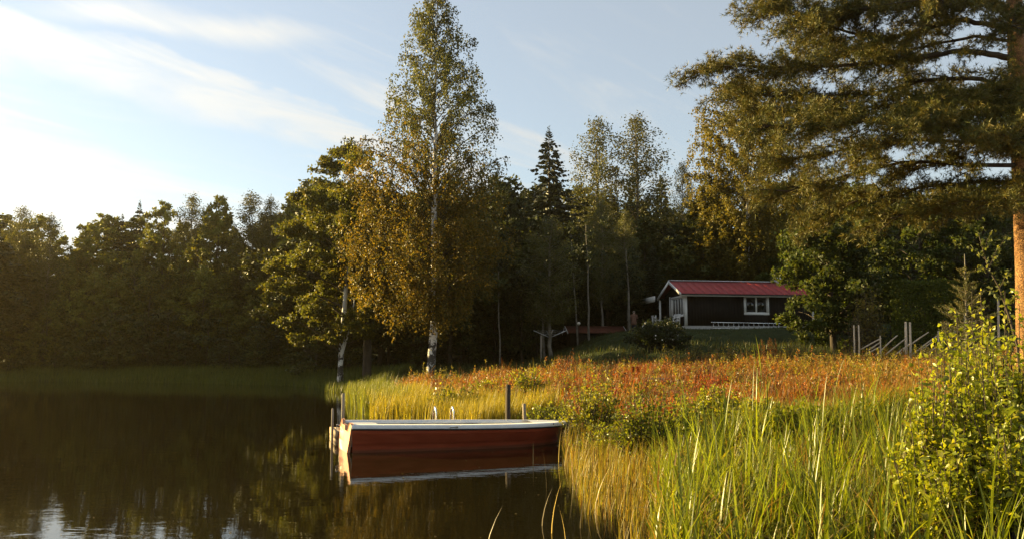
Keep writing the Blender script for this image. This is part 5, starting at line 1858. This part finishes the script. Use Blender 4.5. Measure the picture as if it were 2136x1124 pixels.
# rusty meadow
mb = MB()
P = scatter(r, 105000, -8, 25, 17.5, 42.5, lambda x, y, s: (s > 0.8) & in_view(x, y) & (r.uniform(0, 1, len(x)) < 0.12 + 0.88 * sstep(-0.5, 0.35, vnoise(x, y, 1.7, 7)))
            & (y < 40.6 + 1.8 * vnoise(x, y, 0.7)) & ~((np.abs(x - 4.9) < 1.0) & (np.abs(y - 29) < 0.5)))
hh = (0.08 + 0.34 * sstep(-0.4, 0.8, vnoise(P[:, 0], P[:, 1], 1.9, 9) + 0.5 * vnoise(P[:, 0], P[:, 1], 0.7, 12))) * r.uniform(0.55, 1.25, len(P))
hh *= 1 - 0.55 * sstep(0.32, 0.36, P[:, 0] / P[:, 1]) * sstep(28, 31, P[:, 1])
tall = r.uniform(0, 1, len(P)) < 0.07
hh = np.where(tall, hh * 1.9, hh)
blades(mb, r, P, hh, r.uniform(0.012, 0.026, len(P)), r.uniform(0.05, 0.6, len(P)), patch_cols(P, 1), 2)
# seed heads and low herb leaves that give the meadow its grain
n = 40000
Q = P[r.integers(0, len(P), n)] + np.column_stack([r.normal(size=(n, 2)) * 0.06, r.uniform(0.05, 0.38, n)])
leaf_quads(mb, Q, rand_dir(r, n) + (0, 0, 0.8), rand_dir(r, n), 0.055 * r.uniform(0.6, 1.5, n), 0.03, patch_cols(Q, 1) * 1.05)
tag(mb.build('meadow_grass', MATS['grass']), 'rust and straw coloured dry meadow grass above the boat', kind='stuff')

# leafy weeds scattered through the meadow, thicker along its upper and right edges
mb = MB()
P = scatter(r, 1500, -6, 22, 19, 42.5, lambda x, y, s: (s > 1.5) & in_view(x, y) & (r.uniform(0, 1, len(x)) < 0.12 + 0.7 * sstep(36, 41, y) * sstep(0, 6, x) + 0.35 * sstep(0.2, 0.6, vnoise(x, y, 0.8, 4))))
for q in P:
    hgt = r.uniform(0.25, 0.62) * (1.5 if r.uniform() < 0.12 else 1.0)
    e = q + np.array((r.normal() * 0.08, r.normal() * 0.08, hgt))
    mb.tube(np.vstack([q, e]), [0.007, 0.003], 3, False, col=(0.12, 0.08, 0.03))
    m = r.integers(12, 30)
    u_ = r.uniform(0.2, 1, m)[:, None]
    col = [(0.19, 0.17, 0.025), (0.15, 0.15, 0.022), (0.24, 0.19, 0.03)] if r.uniform() < 0.7 else [(0.22, 0.085, 0.02), (0.27, 0.13, 0.03)]
    leaf_quads(mb, q + (e - q) * u_, rand_dir(r, m) + (0, 0, 0.5), rand_dir(r, m), (0.15 * (1.2 - 0.7 * u_[:, 0])) * r.uniform(0.6, 1.2, m), 0.035, mixcol(r, m, col))
tag(mb.build('meadow_weeds', MATS['grass']), 'sunlit leafy weeds scattered through the rusty meadow', kind='stuff')

# green and yellow grass between meadow and reeds
mb = MB()
P = scatter(r, 22000, 1.5, 14, 8.5, 19, lambda x, y, s: (s > 0.2) & in_view(x, y))
k = sstep(12, 18, P[:, 1] + vnoise(P[:, 0], P[:, 1], 0.8))[:, None]
c = np.where(r.uniform(0, 1, (len(P), 1)) < k, patch_cols(P, 2), mixcol(r, len(P), GRN + YEL[:1]))
blades(mb, r, P, r.uniform(0.12, 0.42, len(P)), r.uniform(0.008, 0.018, len(P)), r.uniform(0.05, 0.6, len(P)), c, 2)
tag(mb.build('bank_grass', MATS['grass']), 'mixed green and straw grass on the bank behind the reeds', kind='stuff')

# bright yellow grass at the waterline behind the boat
mb = MB()
P = scatter(r, 16000, -5, 1.6, 20.5, 29, lambda x, y, s: (s > -0.9) & (s < 0.9 + 0.5 * vnoise(x, y, 1.1)) & in_view(x, y))
P[:, 2] = np.maximum(P[:, 2], -0.1)
blades(mb, r, P, r.uniform(0.35, 0.85, len(P)), r.uniform(0.010, 0.020, len(P)), r.uniform(0.02, 0.35, len(P)), mixcol(r, len(P), YEL), 2)
tag(mb.build('shore_grass', MATS['grass']), 'bright yellow grass along the waterline behind the boat', kind='stuff')

# green reeds under the tall birch
mb = MB()
P = scatter(r, 6000, -7, -3, 25, 37, lambda x, y, s: (s > -1.1) & (s < 0.4) & (y < 37) & in_view(x, y))
P[:, 2] = np.maximum(P[:, 2], -0.1)
blades(mb, r, P, r.uniform(0.45, 0.95, len(P)), r.uniform(0.018, 0.036, len(P)), r.uniform(0.02, 0.35, len(P)), mixcol(r, len(P), GRN + [(0.13, 0.13, 0.025)]), 2)
tag(mb.build('shore_reeds', MATS['grass']), 'green reeds in the shallows below the tall golden birch', kind='stuff')

# shaded lawn up to the cabin and under the birch
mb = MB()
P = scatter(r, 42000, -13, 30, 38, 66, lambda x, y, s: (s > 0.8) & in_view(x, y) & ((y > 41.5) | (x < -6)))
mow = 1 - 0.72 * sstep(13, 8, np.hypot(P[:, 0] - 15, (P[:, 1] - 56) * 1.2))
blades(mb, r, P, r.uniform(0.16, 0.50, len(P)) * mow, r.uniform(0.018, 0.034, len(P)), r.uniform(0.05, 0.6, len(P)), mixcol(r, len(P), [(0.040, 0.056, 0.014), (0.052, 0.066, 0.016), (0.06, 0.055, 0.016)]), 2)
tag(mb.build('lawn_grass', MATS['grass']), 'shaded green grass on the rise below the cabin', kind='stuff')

# reed fringe along the far shore
mb = MB()
P = scatter(r, 34000, -48, -6.5, 42, 73, lambda x, y, s: (s > -1.6 + 0.7 * vnoise(x, y, 0.5)) & (s < 7) & in_view(x, y))
P[:, 2] = np.maximum(P[:, 2], -0.1)
blades(mb, r, P, r.uniform(0.25, 0.7, len(P)), r.uniform(0.022, 0.045, len(P)), r.uniform(0.02, 0.4, len(P)), mixcol(r, len(P), [(0.085, 0.105, 0.018), (0.105, 0.115, 0.02), (0.075, 0.09, 0.018)]), 2)
tag(mb.build('far_reeds', MATS['grass']), 'dim green reed fringe along the shore below the far wood', kind='stuff')

# fine brown and green stems standing in the shallows in front
mb = MB()
P = scatter(r, 5200, 0.4, 7.5, 6.6, 16.5, lambda x, y, s: (s > -2.6 + 0.5 * vnoise(x, y, 1.4)) & (s < 0.8) & in_view(x, y) & (x > 0.55 + 0.02 * y) & (r.uniform(0, 1, len(x)) < 0.30 + 0.7 * sstep(0.24, 0.16, x / y)))
P[:, 2] = -0.06
sP = shore_s(P[:, 0], P[:, 1])
blades(mb, r, P, r.uniform(0.22, 0.62, len(P)) * (0.55 + 0.45 * sstep(-2.4, -0.4, sP)), r.uniform(0.006, 0.011, len(P)), r.uniform(0.02, 0.32, len(P)),
       mixcol(r, len(P), [(0.23, 0.15, 0.022), (0.20, 0.16, 0.022), (0.18, 0.18, 0.022), (0.26, 0.20, 0.032), (0.12, 0.07, 0.02)]), 3)
tag(mb.build('sedge_stems', MATS['grass']), 'fine brown and yellow sedge stems standing in the shallow water', kind='stuff')

# the mass of narrower leaves between the cattails
mb = MB()
P = scatter(r, 8500, 1.2, 7.0, 6.4, 13.5, lambda x, y, s: (s > -2.4) & (x / y > 0.165 + 0.02 * vnoise(x, y, 2.0)) & (x / y < 0.475) & (r.uniform(0, 1, len(x)) < 0.25 + 0.75 * sstep(-0.4, 0.3, vnoise(x, y, 2.1, 6))))
P[:, 2] = np.maximum(P[:, 2] - 0.04, -0.08)
hb_ = r.uniform(0.35, 1.0, len(P)) * (0.75 + 0.3 * vnoise(P[:, 0], P[:, 1], 1.6, 2))
blades(mb, r, P, hb_, r.uniform(0.016, 0.036, len(P)), r.uniform(0.05, 0.75, len(P)), mixcol(r, len(P), [(0.19, 0.22, 0.014), (0.16, 0.20, 0.013), (0.23, 0.235, 0.018), (0.12, 0.155, 0.012), (0.26, 0.19, 0.03), (0.24, 0.13, 0.025)], (3, 3, 3, 2, 1, 0.6)), 4, 1.4)
P2 = P[r.integers(0, len(P), 420)]
blades(mb, r, P2, r.uniform(0.4, 0.95, len(P2)), r.uniform(0.010, 0.022, len(P2)), r.uniform(0.5, 1.25, len(P2)), mixcol(r, len(P2), [(0.26, 0.17, 0.06), (0.20, 0.12, 0.04), (0.32, 0.24, 0.10)]), 5, 1.8)
tag(mb.build('reed_blades', MATS['leaf_near']), 'mass of narrow yellow-green reed leaves between the cattails', kind='stuff')

# lone dead stems in front of the boat bow and in open water
mb = MB()
PX = [(1112, 962), (1178, 965), (1165, 958), (1012, 1150), (1130, 1085), (1150, 1100), (1195, 1000), (1210, 1090), (1240, 1060), (1180, 1120), (1140, 1010), (1228, 960)]
Pn = []
for px, py in PX:
    dd = 1.6 * F_PX / (py - HOR)
    q = at(px, py, dd)
    Pn.append((q[0], q[1], -0.05))
Pn = np.array(Pn)
blades(mb, r, Pn, r.uniform(0.35, 0.6, len(Pn)), np.full(len(Pn), 0.012), r.uniform(0.05, 0.3, len(Pn)), mixcol(r, len(Pn), [(0.30, 0.24, 0.14)]), 4)
tag(mb.build('dead_reeds', MATS['grass']), 'lone dead reed stems in the open water before the boat bow', kind='stuff')


# bits of leaf floating on the lake
mb = MB()
n = 170
y = 7.2 + 26 * r.uniform(0, 1, n) ** 1.6
x = y * r.uniform(-0.6, 0.06, n)
k = shore_s(x, y) < -0.4
P = np.stack([x, y, np.full(n, 0.006)], 1)[k]
n = len(P)
D = np.column_stack([rand_dir(r, n)[:, :2], np.zeros(n)])
leaf_quads(mb, P, D, np.tile((0.0, 0.05, 1.0), (n, 1)), r.uniform(0.015, 0.045, n), r.uniform(0.01, 0.03, n), mixcol(r, n, [(0.25, 0.18, 0.06), (0.16, 0.12, 0.04), (0.35, 0.28, 0.12)]))
tag(mb.build('floating_leaves', MATS['leaf_near']), 'tiny fallen leaves floating on the dark lake', kind='stuff')

# ------------------------------------------------------------------ cattails: single plants with single leaves
def leaf_blade(seed, L, Wd, lean, tip, colour=None):
    m = MB()
    V = []
    n = 7
    for k in range(n + 1):
        f = k / n
        c = np.array((lean * L * f ** 2 + tip * L * max(0, f - 0.6) ** 2 * 2.2, 0.02 * math.sin(f * 3 + seed), L * (f - 0.22 * (lean + tip) ** 2 * f * f)))
        w = Wd / 2 * (1 - f ** 2.2) * (0.75 + 0.25 * min(1, f * 4)) + 0.0004
        a = f * 0.9 + seed
        sd = np.array((0.25 * math.sin(a), math.cos(a * 0.6), 0))
        V += [c - sd * w, c + np.array((0.12, 0, 0)) * w, c + sd * w]
    F = [(3 * i + j, 3 * i + 3 + j, 3 * i + 4 + j, 3 * i + 1 + j) for i in range(n) for j in (0, 1)]
    cl_ = [(0.19, 0.225, 0.014), (0.165, 0.205, 0.013), (0.22, 0.24, 0.018), (0.13, 0.165, 0.012), (0.25, 0.225, 0.02), (0.20, 0.225, 0.014), (0.26, 0.16, 0.025), (0.18, 0.21, 0.014)][seed % 8]
    m.add(V, np.array(F), np.array(colour or cl_))
    return m.mesh('cattail_leaf%d' % seed, MATS['leaf_near'])


BL = [leaf_blade(i, (1.25, 1.4, 1.1, 1.5, 1.3, 0.95, 1.2, 1.35)[i], (0.046, 0.052, 0.040, 0.058, 0.048, 0.040, 0.034, 0.050)[i], (0.12, 0.20, 0.30, 0.08, 0.36, 0.26, 0.45, 0.16)[i], (0, 0.2, 0.6, 0.05, 1.0, 0.3, 1.2, 0.1)[i]) for i in range(8)]
LEAF_COL = (0.30, 0.20, 0.10)
DRY = [leaf_blade(i, (1.25, 1.0, 1.1)[i - 8], 0.022, (0.15, 0.3, 0.4)[i - 8], (0, 0.2, 0.6)[i - 8], LEAF_COL) for i in (8, 9, 10)]
cr_ = random.Random(77)


def cattail(x, y, size, label, group, dry=False):
    t = thing('cattail_plant', label, 'cattail', (x, y, max(-0.12, g1(x, y) - 0.05)), cr_.uniform(0, 6.28), group)
    for k in range(cr_.randint(4, 7)):
        o = link('leaf', DRY[k % 3] if dry else cr_.choice(BL), t)
        a = cr_.uniform(0, 6.28)
        o.location = (math.cos(a) * 0.03, math.sin(a) * 0.03, 0)
        o.rotation_euler = (cr_.uniform(-0.13, 0.13), cr_.uniform(-0.05, 0.19), a)
        s = size * cr_.uniform(0.7, 1.08)
        o.scale = (s * 1.0, s * 1.0, s)
    return t


CZ = (  # count, pixel range, distance range, size, label
    (52, (1390, 1900), (6.4, 7.8), 0.80, 'tall green cattail in the front rank of the reed bed'),
    (80, (1370, 1880), (7.8, 10.5), 0.92, 'green cattail in the thick middle of the reed bed'),
    (60, (1340, 1860), (10.5, 13.5), 0.98, 'green cattail in the back rank of the reed bed'),
    (18, (1990, 2136), (5.9, 6.6), 0.72, 'tall cattail standing in front of the big bush'),
)
for cnt, (xa, xb), (da, db), size, lab in CZ:
    for _ in range(cnt):
        dd = cr_.uniform(da, db)
        px = cr_.uniform(xa, xb)
        f_ = (px - xa) / (xb - xa)
        side = '' if cnt < 20 else (', towards the boat' if f_ < 0.33 else (', towards the bush' if f_ > 0.67 else ', midway along'))
        cattail((px - CX) / F_PX * dd, dd, size * cr_.uniform(0.68, 1.02), lab + side, lab.replace('cattail', 'cattails') + side)
for px, dd, sz, lab in ((1425, 8.0, 0.85, 'lone cattail clump at the left edge of the reed bed'), (1585, 18.0, 1.05, 'pale cattail group with tips against the meadow'), (1290, 38.5, 1.15, 'dry pale reed clump in front of the dark shrub on the lawn edge')):
    cattail((px - CX) / F_PX * dd, dd, sz, lab, None, 'dry' in lab)

# golden willowherb plumes on the meadow edge
for px, yt, dd, lab in ((1592, 708, 34, 'reddish golden willowherb plume on the meadow edge, left one of the pair'), (1614, 700, 34.5, 'reddish golden willowherb plume on the meadow edge, right one of the pair'),
                        (1325, 760, 29, 'deep red dock plume standing in the rusty meadow'), (1735, 706, 34, 'single pale seed stalk left of the pole fence')):
    p = at(px, yt, dd)
    gz = g1(p[0], dd)
    H = p[2] - gz
    rr = rng_(px)
    t = thing('willowherb_plant' if 'willow' in lab else 'weed_plant', lab, 'weed', (p[0], dd, gz))
    sb, fb = MB(), MB()
    col = [(0.24, 0.11, 0.05), (0.20, 0.12, 0.04)] if 'golden' in lab else ([(0.20, 0.045, 0.02)] if 'red' in lab else [(0.25, 0.2, 0.1)])
    for k in range(1 if 'single' in lab else 5):
        q = np.array((rr.normal() * 0.10, rr.normal() * 0.10, 0))
        e = q + np.array((rr.normal() * 0.08, rr.normal() * 0.08, H * rr.uniform(0.75, 1)))
        sb.tube(np.vstack([q, (q + e) / 2, e]), [0.008, 0.006, 0.003], 4, False)
        m = 150 if 'single' not in lab else 24
        u_ = rr.uniform(0.25, 1, m)[:, None]
        leaf_quads(fb, q + (e - q) * u_, rand_dir(rr, m) + (0, 0, 0.6), rand_dir(rr, m), 0.09 * (1.25 - u_[:, 0]) + 0.03, 0.03, mixcol(rr, m, col))
    sb.build('stem', MATS['bark'], t)
    fb.build('foliage', MATS['grass'], t)

# flat pale slab standing in for dry grass in the meadow
m = MB()
rr = rng_(9)
n = 14
a = np.linspace(0, 6.283, n, endpoint=False)
q = at(1360, 806, 27.5)
ring = np.stack([np.cos(a) * 0.62 * rr.uniform(0.85, 1.1, n), np.sin(a) * 0.34 * rr.uniform(0.85, 1.1, n), np.zeros(n)], 1)
V = np.vstack([ring * 1.06 + (0, 0, -0.3), ring + (0, 0, 0.07), ring * 0.8 + (0, 0, 0.11), [(0, 0, 0.115)]])
j = np.arange(n)
m.add(V, [np.stack([b * n + j, b * n + (j + 1) % n, (b + 1) * n + (j + 1) % n, (b + 1) * n + j], -1) for b in (0, 1)] + [np.stack([2 * n + j, 2 * n + (j + 1) % n, np.full(n, 3 * n)], -1)])
o = m.build('dry_grass_slab', MATS['dry_patch'])
o.location = (q[0], 27.5, g1(q[0], 27.5) + 0.05)
tag(o, 'pale flat slab standing in for dry grass in the rusty meadow', 'dry_patch')
# ------------------------------------------------------------------ low-sun haze, added in place of the warm lens flare
HAZE = 0.0004
m, t_, out = new_mat('flare_haze')
pvn = t_.new('ShaderNodeVolumePrincipled')
pvn.inputs['Color'].default_value = (1.0, 0.82, 0.5, 1)
pvn.inputs['Density'].default_value = HAZE
pvn.inputs['Anisotropy'].default_value = 0.9
t_.l.new(pvn.outputs[0], out.inputs['Volume'])
mb = MB()
mb.box((-606, -66, -4.5), (606, 606, 27.0))
tag(mb.build('haze', m), kind='stuff')
